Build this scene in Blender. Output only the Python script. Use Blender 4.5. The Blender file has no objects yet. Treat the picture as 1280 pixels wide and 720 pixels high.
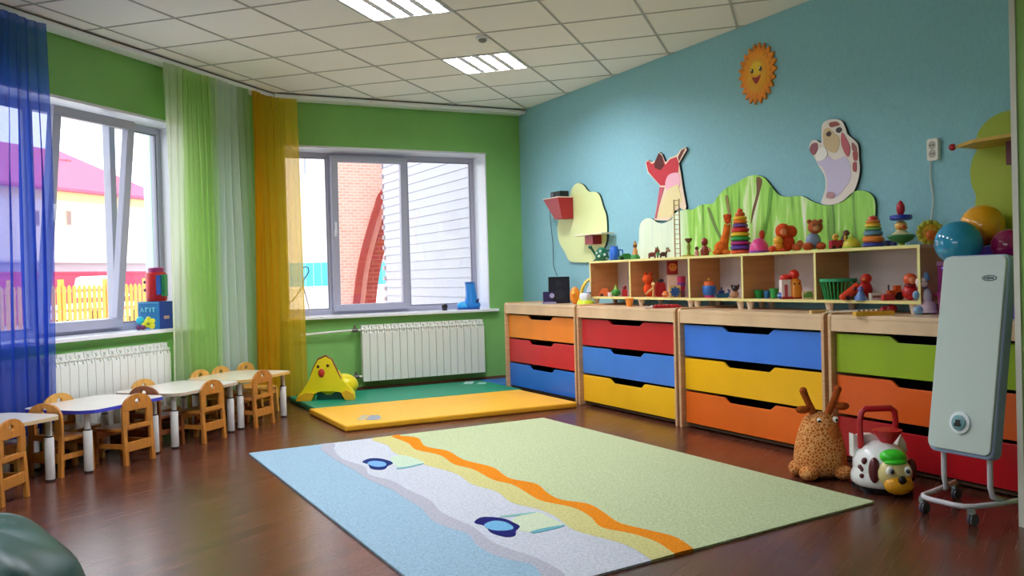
import bpy, math, random
from mathutils import Matrix, Vector
random.seed(7)
PI = math.pi
S2 = 2 ** .5
C = bpy.context.scene.collection

# ---------------------------------------------------------------- camera
F = 1120.0
ROLL, PITCH, YAW = math.radians(1.56), math.radians(-0.74), math.radians(26.9)
CAMZ = 1.145
_f = Vector((math.sin(YAW) * math.cos(PITCH), math.cos(YAW) * math.cos(PITCH), math.sin(PITCH)))
_r = Vector((math.cos(YAW), -math.sin(YAW), 0))
_u = _r.cross(_f)
CR = math.cos(ROLL) * _r - math.sin(ROLL) * _u
CU = math.sin(ROLL) * _r + math.cos(ROLL) * _u
CAM = Vector((0, 0, CAMZ))
cd = bpy.data.cameras.new('camera')
cd.sensor_width = 36
cd.lens = F / 1280 * 36
cd.clip_start = .05
cd.clip_end = 300
cam = bpy.data.objects.new('camera', cd)
C.objects.link(cam)
cam.matrix_world = Matrix(((CR.x, CU.x, -_f.x, 0), (CR.y, CU.y, -_f.y, 0), (CR.z, CU.z, -_f.z, CAMZ), (0, 0, 0, 1)))
bpy.context.scene.camera = cam

# ---------------------------------------------------------------- world, exposure
W_STRENGTH = 3.3
LAMP_STRENGTH = 130.0
w = bpy.data.worlds.new('overcast_sky')
bpy.context.scene.world = w
w.use_nodes = True
bg = w.node_tree.nodes['Background']
bg.inputs[0].default_value = (.93, .96, 1.0, 1)
bg.inputs[1].default_value = W_STRENGTH
sc = bpy.context.scene
sc.view_settings.view_transform = 'Standard'
sc.view_settings.look = 'None'
sc.view_settings.gamma = 1
sc.view_settings.use_curve_mapping = False
sc.view_settings.exposure = 0.12
try:
    sc.cycles.use_denoising = True
    sc.cycles.max_bounces = 10
    sc.cycles.diffuse_bounces = 6
    sc.cycles.transparent_max_bounces = 24
    sc.cycles.sample_clamp_indirect = 8
    sc.cycles.caustics_reflective = False
    sc.cycles.caustics_refractive = False
except Exception:
    pass


# ---------------------------------------------------------------- pixel -> place
def ray(x, y):
    return _f + CR * ((x - 640) / F) - CU * ((y - 360) / F)


def on_z(x, y, z=0.0):
    d = ray(x, y)
    return CAM + d * ((z - CAMZ) / d.z)


def on_x(x, y, X):
    d = ray(x, y)
    return CAM + d * (X / d.x)


def on_y(x, y, Y):
    d = ray(x, y)
    return CAM + d * (Y / d.y)


def on_v(x, y, V):
    d = ray(x, y)
    return CAM + d * (V * S2 / (d.x - d.y))


def depth(p):
    return (Vector(p) - CAM).dot(_f)


def UV(u, v, z=0.0):
    return Vector(((u + v) / S2, (u - v) / S2, z))


def uof(p):
    return (p[0] + p[1]) / S2


# ---------------------------------------------------------------- materials
def lin(h):
    if isinstance(h, str):
        h = tuple(int(h[i:i + 2], 16) / 255 for i in (0, 2, 4))
    else:
        h = tuple(c / 255 for c in h)
    return tuple(c / 12.92 if c <= .04045 else ((c + .055) / 1.055) ** 2.4 for c in h) + (1,)


_m = {}


def mat(col, rough=.5, spec=.4, noise=None, bump=None, metal=0, emit=0, coat=0):
    """plain coloured material; noise=(scale, amount, stretch) varies the colour, bump=(scale, strength)"""
    key = (col, rough, spec, noise, bump, metal, emit, coat)
    if key in _m:
        return _m[key]
    m = bpy.data.materials.new('m_%s' % (col if isinstance(col, str) else '%d_%d_%d' % col))
    m.use_nodes = True
    nt = m.node_tree
    b = nt.nodes['Principled BSDF']
    c = lin(col)
    b.inputs['Base Color'].default_value = c
    b.inputs['Roughness'].default_value = rough
    b.inputs['Specular IOR Level'].default_value = spec
    b.inputs['Metallic'].default_value = metal
    b.inputs['Coat Weight'].default_value = coat
    if emit:
        b.inputs['Emission Color'].default_value = c
        b.inputs['Emission Strength'].default_value = emit
    if noise or bump:
        tc = nt.nodes.new('ShaderNodeTexCoord')
    if noise:
        mp = nt.nodes.new('ShaderNodeMapping')
        st = noise[2] if len(noise) > 2 else (1, 1, 1)
        mp.inputs['Scale'].default_value = st
        nt.links.new(tc.outputs['Object'], mp.inputs[0])
        n = nt.nodes.new('ShaderNodeTexNoise')
        n.inputs['Scale'].default_value = noise[0]
        n.inputs['Detail'].default_value = 4
        nt.links.new(mp.outputs[0], n.inputs['Vector'])
        r = nt.nodes.new('ShaderNodeValToRGB')
        a = noise[1]
        r.color_ramp.elements[0].position = .3
        r.color_ramp.elements[1].position = .7
        r.color_ramp.elements[0].color = tuple(x * (1 - a) for x in c[:3]) + (1,)
        r.color_ramp.elements[1].color = tuple(min(1, x * (1 + a)) for x in c[:3]) + (1,)
        nt.links.new(n.outputs[0], r.inputs[0])
        nt.links.new(r.outputs[0], b.inputs['Base Color'])
    if bump:
        n2 = nt.nodes.new('ShaderNodeTexNoise')
        n2.inputs['Scale'].default_value = bump[0]
        n2.inputs['Detail'].default_value = 3
        nt.links.new(tc.outputs['Object'], n2.inputs['Vector'])
        bp = nt.nodes.new('ShaderNodeBump')
        bp.inputs['Strength'].default_value = bump[1]
        bp.inputs['Distance'].default_value = .01
        nt.links.new(n2.outputs[0], bp.inputs['Height'])
        nt.links.new(bp.outputs[0], b.inputs['Normal'])
    _m[key] = m
    return m


def nodes_mat(name):
    m = bpy.data.materials.new(name)
    m.use_nodes = True
    return m, m.node_tree, m.node_tree.nodes['Principled BSDF']


def make_floor_mat():
    m, nt, b = nodes_mat('wood_lino')
    tc = nt.nodes.new('ShaderNodeTexCoord')
    mp = nt.nodes.new('ShaderNodeMapping')
    mp.inputs['Rotation'].default_value = (0, 0, math.radians(-30))
    nt.links.new(tc.outputs['Object'], mp.inputs[0])
    br = nt.nodes.new('ShaderNodeTexBrick')
    br.inputs['Scale'].default_value = 1
    br.inputs['Brick Width'].default_value = 1.1
    br.inputs['Row Height'].default_value = .085
    br.inputs['Mortar Size'].default_value = .0015
    br.inputs['Color1'].default_value = lin('633526')
    br.inputs['Color2'].default_value = lin('4a271c')
    br.inputs['Mortar'].default_value = lin('28160f')
    br.offset = .37
    nt.links.new(mp.outputs[0], br.inputs['Vector'])
    mp2 = nt.nodes.new('ShaderNodeMapping')
    mp2.inputs['Scale'].default_value = (.7, 46, 1)
    nt.links.new(mp.outputs[0], mp2.inputs[0])
    n = nt.nodes.new('ShaderNodeTexNoise')
    n.inputs['Scale'].default_value = 3
    n.inputs['Detail'].default_value = 6
    nt.links.new(mp2.outputs[0], n.inputs['Vector'])
    r = nt.nodes.new('ShaderNodeValToRGB')
    r.color_ramp.elements[0].position = .3
    r.color_ramp.elements[1].position = .72
    r.color_ramp.elements[0].color = (.5, .48, .48, 1)
    r.color_ramp.elements[1].color = (1.35, 1.3, 1.27, 1)
    nt.links.new(n.outputs[0], r.inputs[0])
    mx = nt.nodes.new('ShaderNodeMixRGB')
    mx.blend_type = 'MULTIPLY'
    mx.inputs[0].default_value = 1
    nt.links.new(br.outputs[0], mx.inputs[1])
    nt.links.new(r.outputs[0], mx.inputs[2])
    nt.links.new(mx.outputs[0], b.inputs['Base Color'])
    r2 = nt.nodes.new('ShaderNodeMapRange')
    r2.inputs[3].default_value = .17
    r2.inputs[4].default_value = .33
    nt.links.new(n.outputs[0], r2.inputs[0])
    nt.links.new(r2.outputs[0], b.inputs['Roughness'])
    b.inputs['Specular IOR Level'].default_value = .75
    bp = nt.nodes.new('ShaderNodeBump')
    bp.inputs['Strength'].default_value = .10
    bp.inputs['Distance'].default_value = .004
    nt.links.new(n.outputs[0], bp.inputs['Height'])
    nt.links.new(bp.outputs[0], b.inputs['Normal'])
    return m


def make_glass():
    m = bpy.data.materials.new('window_glass')
    m.use_nodes = True
    nt = m.node_tree
    nt.nodes.clear()
    o = nt.nodes.new('ShaderNodeOutputMaterial')
    t = nt.nodes.new('ShaderNodeBsdfTransparent')
    t.inputs[0].default_value = (.96, .97, .98, 1)
    g = nt.nodes.new('ShaderNodeBsdfGlossy')
    g.inputs['Roughness'].default_value = .02
    x = nt.nodes.new('ShaderNodeMixShader')
    x.inputs[0].default_value = .05
    nt.links.new(t.outputs[0], x.inputs[1])
    nt.links.new(g.outputs[0], x.inputs[2])
    nt.links.new(x.outputs[0], o.inputs[0])
    return m


def make_sheer(name, stops, trans, axis=0, length=1.0):
    """sheer curtain: woven colour stripes along the curtain width, part see-through, part translucent"""
    m = bpy.data.materials.new(name)
    m.use_nodes = True
    nt = m.node_tree
    nt.nodes.clear()
    o = nt.nodes.new('ShaderNodeOutputMaterial')
    tc = nt.nodes.new('ShaderNodeTexCoord')
    sp = nt.nodes.new('ShaderNodeSeparateXYZ')
    nt.links.new(tc.outputs['UV'], sp.inputs[0])
    r = nt.nodes.new('ShaderNodeValToRGB')
    el = r.color_ramp.elements
    while len(el) < len(stops):
        el.new(.5)
    for e, (p, c) in zip(el, stops):
        e.position = p
        e.color = lin(c)
    nt.links.new(sp.outputs[0], r.inputs[0])
    t = nt.nodes.new('ShaderNodeBsdfTransparent')
    mxc = nt.nodes.new('ShaderNodeMixRGB')
    mxc.inputs[0].default_value = .45
    mxc.inputs[1].default_value = (1, 1, 1, 1)
    nt.links.new(r.outputs[0], mxc.inputs[2])
    nt.links.new(mxc.outputs[0], t.inputs[0])
    d = nt.nodes.new('ShaderNodeBsdfDiffuse')
    nt.links.new(r.outputs[0], d.inputs[0])
    tl = nt.nodes.new('ShaderNodeBsdfTranslucent')
    nt.links.new(r.outputs[0], tl.inputs[0])
    a = nt.nodes.new('ShaderNodeMixShader')
    a.inputs[0].default_value = .6
    nt.links.new(d.outputs[0], a.inputs[1])
    nt.links.new(tl.outputs[0], a.inputs[2])
    x = nt.nodes.new('ShaderNodeMixShader')
    x.inputs[0].default_value = trans
    nt.links.new(a.outputs[0], x.inputs[1])
    nt.links.new(t.outputs[0], x.inputs[2])
    nt.links.new(x.outputs[0], o.inputs[0])
    return m


def make_brick_mat(c1, c2, mortar, sx=.25, sy=.075):
    m, nt, b = nodes_mat('brick_face')
    tc = nt.nodes.new('ShaderNodeTexCoord')
    mp = nt.nodes.new('ShaderNodeMapping')
    mp.inputs['Rotation'].default_value = (math.radians(90), 0, 0)
    nt.links.new(tc.outputs['Object'], mp.inputs[0])
    br = nt.nodes.new('ShaderNodeTexBrick')
    br.inputs['Scale'].default_value = 1
    br.inputs['Brick Width'].default_value = sx
    br.inputs['Row Height'].default_value = sy
    br.inputs['Mortar Size'].default_value = .008
    br.inputs['Color1'].default_value = lin(c1)
    br.inputs['Color2'].default_value = lin(c2)
    br.inputs['Mortar'].default_value = lin(mortar)
    nt.links.new(mp.outputs[0], br.inputs['Vector'])
    nt.links.new(br.outputs[0], b.inputs['Base Color'])
    b.inputs['Roughness'].default_value = .9
    return m


def make_voronoi_mat(name, cell, line, scale, rough=.95):
    m, nt, b = nodes_mat(name)
    tc = nt.nodes.new('ShaderNodeTexCoord')
    v = nt.nodes.new('ShaderNodeTexVoronoi')
    v.feature = 'DISTANCE_TO_EDGE'
    v.inputs['Scale'].default_value = scale
    nt.links.new(tc.outputs['Object'], v.inputs['Vector'])
    r = nt.nodes.new('ShaderNodeValToRGB')
    r.color_ramp.elements[0].position = .05
    r.color_ramp.elements[0].color = lin(line)
    r.color_ramp.elements[1].position = .17
    r.color_ramp.elements[1].color = lin(cell)
    nt.links.new(v.outputs['Distance'], r.inputs[0])
    nt.links.new(r.outputs[0], b.inputs['Base Color'])
    b.inputs['Roughness'].default_value = rough
    b.inputs['Specular IOR Level'].default_value = .1
    return m


def make_hill_mat():
    """painted meadow print: pale on one side, vivid green streaks in the middle, pale green at the end"""
    m, nt, b = nodes_mat('painted_meadow')
    tc = nt.nodes.new('ShaderNodeTexCoord')
    mp = nt.nodes.new('ShaderNodeMapping')
    mp.inputs['Scale'].default_value = (1, 9, 1.2)
    nt.links.new(tc.outputs['Object'], mp.inputs[0])
    n = nt.nodes.new('ShaderNodeTexNoise')
    n.inputs['Scale'].default_value = 1.6
    n.inputs['Detail'].default_value = 5
    n.inputs['Distortion'].default_value = .6
    nt.links.new(mp.outputs[0], n.inputs['Vector'])
    r = nt.nodes.new('ShaderNodeValToRGB')
    el = r.color_ramp.elements
    for _ in range(3):
        el.new(.5)
    for e, (p, c) in zip(el, ((.3, '4f7a2e'), (.42, '8fce4c'), (.55, 'a4de5e'), (.64, 'd8efb0'), (.75, 'f2f6e8'))):
        e.position = p
        e.color = lin(c)
    nt.links.new(n.outputs[0], r.inputs[0])
    sp = nt.nodes.new('ShaderNodeSeparateXYZ')
    nt.links.new(tc.outputs['Object'], sp.inputs[0])
    r2 = nt.nodes.new('ShaderNodeMapRange')
    r2.inputs[1].default_value = 5.85
    r2.inputs[2].default_value = 6.0
    nt.links.new(sp.outputs[1], r2.inputs[0])
    mx = nt.nodes.new('ShaderNodeMixRGB')
    mx.inputs[2].default_value = lin('e9f2e0')
    sm = nt.nodes.new('ShaderNodeMath')
    sm.operation = 'MULTIPLY'
    sm.inputs[1].default_value = .82
    nt.links.new(r2.outputs[0], sm.inputs[0])
    nt.links.new(sm.outputs[0], mx.inputs[0])
    nt.links.new(r.outputs[0], mx.inputs[1])
    nt.links.new(mx.outputs[0], b.inputs['Base Color'])
    b.inputs['Roughness'].default_value = .45
    return m


M = dict(
    floor=make_floor_mat(), glass=make_glass(),
    green=mat('80b866', .75, .3, noise=(3, .05), bump=(140, .15)),
    blue=mat('8ec0cc', .8, .25, noise=(60, .05, (1, 1, .5)), bump=(120, .25)),
    tile=mat('f1efec', .9, .1, noise=(220, .06), bump=(300, .3)),
    grid=mat('a9a8a6', .5, .4), white=mat('eceef2', .35, .5), pvc=mat('dfe1ea', .25, .5), frame=mat('adadc0', .3, .5),  # grid grey holds the tile-gap shadows, frame lilac-grey the backlit shade of white plastic
    wood=mat('cfa67c', .4, .4, noise=(4, .14, (1, 3, 20))),
    woodtop=mat('dcbb95', .3, .45, noise=(3, .1, (18, 1.5, 1))),
    chair=mat('b9772f', .35, .45, noise=(5, .2, (14, 14, 2))),
    chair2=mat('cf9a48', .35, .45, noise=(5, .18, (14, 14, 2))),
    chair3=mat('7d4420', .35, .45, noise=(5, .2, (14, 14, 2))),
    black=mat('14141a', .5, .4), dark=mat('0d0c0c', .9, .1), radiator=mat('e4e6de', .35, .45),
    chrome=mat('b9bcc4', .25, .5, metal=.8),
)


# ---------------------------------------------------------------- mesh building
class MB:
    def __init__(s):
        s.v = []
        s.f = []
        s.mi = []
        s.M = None

    def av(s, pts):
        i = len(s.v)
        if s.M is None:
            s.v += [tuple(p) for p in pts]
        else:
            s.v += [tuple(s.M @ Vector(p)) for p in pts]
        return i

    def af(s, faces, mi=0):
        s.f += faces
        s.mi += [mi] * len(faces)

    def box(s, a, b, mi=0):
        x0, y0, z0 = a
        x1, y1, z1 = b
        i = s.av([(x0, y0, z0), (x1, y0, z0), (x1, y1, z0), (x0, y1, z0), (x0, y0, z1), (x1, y0, z1), (x1, y1, z1), (x0, y1, z1)])
        s.af([(i, i + 3, i + 2, i + 1), (i + 4, i + 5, i + 6, i + 7), (i, i + 1, i + 5, i + 4), (i + 1, i + 2, i + 6, i + 5), (i + 2, i + 3, i + 7, i + 6), (i + 3, i, i + 4, i + 7)], mi)
        return s

    def lathe(s, prof, seg=20, c=(0, 0, 0), axis='z', mi=0):
        """prof: list of (r, h) from bottom to top"""
        n = len(prof)
        pts = []
        for r, h in prof:
            for k in range(seg):
                a = 2 * PI * k / seg
                x, y = r * math.cos(a), r * math.sin(a)
                p = {'z': (x, y, h), 'x': (h, x, y), 'y': (y, h, x)}[axis]
                pts.append((p[0] + c[0], p[1] + c[1], p[2] + c[2]))
        i = s.av(pts)
        fs = []
        for j in range(n - 1):
            for k in range(seg):
                k2 = (k + 1) % seg
                fs.append((i + j * seg + k, i + j * seg + k2, i + (j + 1) * seg + k2, i + (j + 1) * seg + k))
        fs.append(tuple(i + k for k in range(seg))[::-1])
        fs.append(tuple(i + (n - 1) * seg + k for k in range(seg)))
        s.af(fs, mi)
        return s

    def cyl(s, c, r, h, seg=16, axis='z', r2=None, mi=0):
        return s.lathe([(r, 0), (r if r2 is None else r2, h)], seg, c, axis, mi)

    def ball(s, c, r, seg=16, rings=10, mi=0):
        if not isinstance(r, (tuple, list)):
            r = (r, r, r)
        i = s.av([(c[0], c[1], c[2] - r[2])])
        pts = []
        for j in range(1, rings):
            a = PI * j / rings
            for k in range(seg):
                b = 2 * PI * k / seg
                pts.append((c[0] + r[0] * math.sin(a) * math.cos(b), c[1] + r[1] * math.sin(a) * math.sin(b), c[2] - r[2] * math.cos(a)))
        s.av(pts)
        t = s.av([(c[0], c[1], c[2] + r[2])])
        fs = []
        for k in range(seg):
            k2 = (k + 1) % seg
            fs.append((i, i + 1 + k2, i + 1 + k))
            fs.append((t, t - seg + k, t - seg + k2))
            for j in range(rings - 2):
                q = i + 1 + j * seg
                fs.append((q + k, q + k2, q + seg + k2, q + seg + k))
        s.af(fs, mi)
        return s

    def tube(s, path, r, seg=8, closed=False, mi=0):
        pts = [Vector(p) for p in path]
        n = len(pts)
        rr = r if isinstance(r, (list, tuple)) else [r] * n
        rings = []
        e1 = None
        for k in range(n):
            a = pts[(k - 1) % n] if (closed or k > 0) else pts[k]
            b = pts[(k + 1) % n] if (closed or k < n - 1) else pts[k]
            t = (b - a).normalized()
            if e1 is None:
                e1 = t.cross(Vector((0, 0, 1)) if abs(t.z) < .9 else Vector((1, 0, 0))).normalized()
            else:
                e1 = (e1 - t * e1.dot(t)).normalized()      # carried along the path, so the tube never twists
            e2 = t.cross(e1).normalized()
            rings.append([pts[k] + (e1 * math.cos(2 * PI * q / seg) + e2 * math.sin(2 * PI * q / seg)) * rr[k] for q in range(seg)])
        i = s.av([p for ring in rings for p in ring])
        fs = []
        for j in range(n if closed else n - 1):
            j2 = (j + 1) % n
            for q in range(seg):
                q2 = (q + 1) % seg
                fs.append((i + j * seg + q, i + j2 * seg + q, i + j2 * seg + q2, i + j * seg + q2))
        if not closed:
            fs.append(tuple(i + q for q in range(seg)))
            fs.append(tuple(i + (n - 1) * seg + q for q in range(seg))[::-1])
        s.af(fs, mi)
        return s

    def prism(s, out, t0, t1, plane='xz', mi=0, side=None):
        """extrude outline [(a, b)] between t0 and t1 along the plane's normal"""
        def P(a, b, t):
            return {'xz': (a, t, b), 'xy': (a, b, t), 'yz': (t, a, b)}[plane]
        n = len(out)
        i = s.av([P(a, b, t0) for a, b in out] + [P(a, b, t1) for a, b in out])
        s.af([tuple(range(i, i + n)), tuple(range(i + 2 * n - 1, i + n - 1, -1))], mi)
        s.af([(i + k, i + n + k, i + n + (k + 1) % n, i + (k + 1) % n) for k in range(n)], mi if side is None else side)
        return s


def link(name, mb, m, parent=None, smooth=False, bevel=0, loc=None, rotz=0, sub=0, fixn=True):
    me = bpy.data.meshes.new(name)
    me.from_pydata(mb.v, [], mb.f)
    ms = m if isinstance(m, (list, tuple)) else [m]
    for q in ms:
        me.materials.append(q)
    if len(ms) > 1:
        me.polygons.foreach_set('material_index', mb.mi)
    if fixn:
        import bmesh
        bm = bmesh.new()
        bm.from_mesh(me)
        bmesh.ops.recalc_face_normals(bm, faces=bm.faces)
        bm.to_mesh(me)
        bm.free()
    if smooth:
        me.polygons.foreach_set('use_smooth', [True] * len(me.polygons))
        if smooth != 'all':
            try:
                me.set_sharp_from_angle(angle=math.radians(45))
            except Exception:
                pass
    me.update()
    o = bpy.data.objects.new(name, me)
    C.objects.link(o)
    if parent is not None:
        o.parent = parent
    if loc is not None:
        o.location = loc
    o.rotation_euler.z = rotz
    if bevel:
        b = o.modifiers.new('bevel', 'BEVEL')
        b.width = bevel
        b.segments = 2
        b.limit_method = 'ANGLE'
        b.angle_limit = math.radians(40)
    if sub:
        b = o.modifiers.new('sub', 'SUBSURF')
        b.levels = sub
        b.render_levels = sub
    return o


def tag(o, label, cat, group=None, kind=None):
    o['label'] = label
    o['category'] = cat
    if group:
        o['group'] = group
    if kind:
        o['kind'] = kind
    return o


def thing(name, label, cat, loc=(0, 0, 0), rotz=0, group=None, kind=None):
    o = bpy.data.objects.new(name, None)
    o.empty_display_size = .1
    C.objects.link(o)
    o.location = loc
    o.rotation_euler.z = rotz
    return tag(o, label, cat, group, kind)


def clone(o, parent=None):
    c = o.copy()
    C.objects.link(c)
    c.parent = parent
    for ch in o.children:
        clone(ch, c)
    return c


def smooth_curve(pts, n=6, closed=True):
    """Catmull-Rom through 2-D points"""
    out = []
    L = len(pts)
    rng = range(L) if closed else range(L - 1)
    for i in rng:
        if closed:
            p0, p1, p2, p3 = pts[(i - 1) % L], pts[i], pts[(i + 1) % L], pts[(i + 2) % L]
        else:
            p0, p1, p2, p3 = pts[max(i - 1, 0)], pts[i], pts[i + 1], pts[min(i + 2, L - 1)]
        for k in range(n):
            t = k / n
            out.append(tuple(.5 * (2 * p1[q] + (p2[q] - p0[q]) * t + (2 * p0[q] - 5 * p1[q] + 4 * p2[q] - p3[q]) * t * t + (3 * p1[q] - p0[q] - 3 * p2[q] + p3[q]) * t ** 3) for q in range(2)))
    if not closed:
        out.append(tuple(pts[-1]))
    return out


def rrect(w, d, r, n=5, x0=0, y0=0):
    out = []
    for cx, cy, a0 in ((w / 2 - r, d / 2 - r, 0), (-w / 2 + r, d / 2 - r, 90), (-w / 2 + r, -d / 2 + r, 180), (w / 2 - r, -d / 2 + r, 270)):
        for k in range(n + 1):
            a = math.radians(a0 + 90 * k / n)
            out.append((x0 + cx + r * math.cos(a), y0 + cy + r * math.sin(a)))
    return out


# ================================================================ STRUCTURE
H = 2.965
XR, YB, VL = 4.63, 8.85, -4.95
XL, YN = -3.6, -3.2          # side and near wall behind the camera
T = .36                      # outer wall thickness
Kx = YB + VL * S2            # corner of left and back walls
K2y = XL - VL * S2           # where the left wall meets the side wall
poly = [(XL, YN), (XR, YN), (XR, YB), (Kx, YB), (XL, K2y)]
mb = MB()
mb.prism(poly, -.12, 0, 'xy')
tag(link('floor', mb, M['floor']), 'dark reddish brown glossy wood floor', 'floor', kind='structure')
mb = MB()
mb.prism(poly, H + .03, H + .2, 'xy')
ceiling = tag(link('ceiling', mb, mat('c9c6c2', .9)), 'white suspended tile ceiling', 'ceiling', kind='structure')

# right wall (blue), stub partition, near and side walls
tag(link('wall_right', MB().box((XR, YN - .2, -.1), (XR + .25, YB + T, H + .15)), M['blue']), 'light blue textured wall behind the toy cabinets', 'wall', kind='structure')
stub = tag(link('wall_partition', MB().box((3.70, 2.36, 0), (XR, 2.47, H)), mat('9cc46a', .7, .3)), 'short light green partition wall beside the heater', 'wall', kind='structure')
link('corner_trim', MB().box((3.690, 2.447, 0), (3.702, 2.474, H)), mat('d8d6c8', .5), stub)
tag(link('wall_near', MB().box((XL - .2, YN - T, -.1), (XR, YN, H + .15)), M['green']), 'green wall at the near end of the room', 'wall', kind='structure')

# side wall behind the camera with an unseen window added for more daylight
SW0, SW1, SZ0, SZ1 = -1.9, 2.4, .80, 2.5
mb = MB()
mb.box((XL - T, YN - .2, -.1), (XL, SW0, H + .15))
mb.box((XL - T, SW1, -.1), (XL, K2y + .15, H + .15))
mb.box((XL - T, SW0, -.1), (XL, SW1, SZ0))
mb.box((XL - T, SW0, SZ1), (XL, SW1, H + .15))
tag(link('wall_side', mb, M['green']), 'green side wall with a window added for light, beside the camera', 'wall', kind='structure')

# back wall with opening
BX0, BX1, WZ0, WZ1 = 2.02, 4.21, .80, 2.50
mb = MB()
mb.box((Kx - .3, YB, -.1), (BX0, YB + T, H + .15))
mb.box((BX1, YB, -.1), (XR + .25, YB + T, H + .15))
mb.box((BX0, YB, -.1), (BX1, YB + T, WZ0 - .02))
mb.box((BX0, YB, WZ1), (BX1, YB + T, H + .15))
tag(link('wall_back', mb, M['green']), 'light green wall with the wide window at the far end', 'wall', kind='structure')

# left wall with opening, local frame: X = u, Y = outward
LU0, LU1 = 4.15, 6.36
UK = uof((Kx, YB))
U2 = uof((XL, K2y))
mb = MB()
mb.box((U2 - .1, 0, -.1), (LU0, T, H + .15))
mb.box((LU1, 0, -.1), (UK + .02, T, H + .15))
mb.box((LU0, 0, -.1), (LU1, T, WZ0 - .02))
mb.box((LU0, 0, WZ1), (LU1, T, H + .15))
LW = UV(0, VL)
tag(link('wall_left', mb, M['green'], loc=LW, rotz=PI / 4), 'green slanting wall with the tilted window and radiator', 'wall', kind='structure')

# baseboards
bbm = mat('6b4a34', .5)
tag(link('baseboard_back', MB().box((Kx, YB - .015, 0), (XR, YB, .06)), bbm), 'thin brown baseboard along the far green wall', 'baseboard', kind='structure')
tag(link('baseboard_left', MB().box((U2, -.015, 0), (UK, 0, .06)), bbm, loc=LW, rotz=PI / 4), 'thin brown baseboard along the slanting window wall', 'baseboard', kind='structure')

# ---- ceiling tiles
G0U, G0V, GP = 5.13, -4.04, .6


def clip(poly_, f):
    out = []
    n = len(poly_)
    for i in range(n):
        a, b = poly_[i], poly_[(i + 1) % n]
        fa, fb = f(a), f(b)
        if fa >= 0:
            out.append(a)
        if (fa >= 0) != (fb >= 0):
            t = fa / (fa - fb)
            out.append((a[0] + (b[0] - a[0]) * t, a[1] + (b[1] - a[1]) * t))
    return out


HP = [lambda p: XR - .002 - p[0], lambda p: YB - .002 - p[1], lambda p: p[0] - XL, lambda p: p[1] - YN,
      lambda p: (p[0] - p[1]) / S2 - VL - .002]
full_tile = None
bars = MB()
rest = MB()
cell_light = {}
for i in range(-16, 8):
    for j in range(-3, 16):
        u0, v0 = G0U + i * GP, G0V + j * GP
        is_light = j == 2 and i in (0, 3, -3, -6)
        sq = [UV(u0 + .007, v0 + .007), UV(u0 + GP - .007, v0 + .007), UV(u0 + GP - .007, v0 + GP - .007), UV(u0 + .007, v0 + GP - .007)]
        sq = [(p.x, p.y) for p in sq]
        q = sq
        for f_ in HP:
            q = clip(q, f_)
            if len(q) < 3:
                break
        if len(q) < 3:
            continue
        if is_light and len(q) == 4:
            cell_light[(i, j)] = UV(u0 + GP / 2, v0 + GP / 2, H)
            continue
        cx, cy = sum(p[0] for p in q) / len(q), sum(p[1] for p in q) / len(q)
        dd = Vector((cx, cy, H)) - CAM
        dz = dd.dot(_f)
        inview = dz > .5 and abs(640 + F * dd.dot(CR) / dz - 640) < 760 and 360 - F * dd.dot(CU) / dz > -70
        if not inview:
            rest.prism(q, H + .004, H + .016, 'xy')
            continue
        whole = len(q) == 4 and all(abs(a[0] - b[0]) + abs(a[1] - b[1]) < 1e-6 for a, b in zip(q, sq))
        if whole and full_tile is not None:
            o = full_tile.copy()
            C.objects.link(o)
            o.location = (cx, cy, H)
        else:
            mb = MB().prism([(p[0] - cx, p[1] - cy) for p in q], .004, .016, 'xy')
            o = link('ceiling_tile', mb, M['tile'], ceiling, loc=(cx, cy, H))
            if whole:
                full_tile = o
rest_o = link('ceiling_tile_field', rest, M['tile'], ceiling)
rest_o['kind'] = 'stuff'
# T-bars between the tiles
for i in range(-16, 9):
    u0 = G0U + i * GP
    q = [UV(u0 - .008, -5), UV(u0 + .008, -5), UV(u0 + .008, 9), UV(u0 - .008, 9)]
    q = [(p.x, p.y) for p in q]
    for f_ in HP:
        q = clip(q, f_)
        if len(q) < 3:
            break
    if len(q) >= 3:
        bars.prism(q, H, H + .03, 'xy')
for j in range(-3, 17):
    v0 = G0V + j * GP
    q = [UV(-9, v0 - .008), UV(-9, v0 + .008), UV(12, v0 + .008), UV(12, v0 - .008)]
    q = [(p.x, p.y) for p in q]
    for f_ in HP:
        q = clip(q, f_)
        if len(q) < 3:
            break
    if len(q) >= 3:
        bars.prism(q, H - .001, H + .029, 'xy')
link('ceiling_grid', bars, M['grid'], ceiling)

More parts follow.
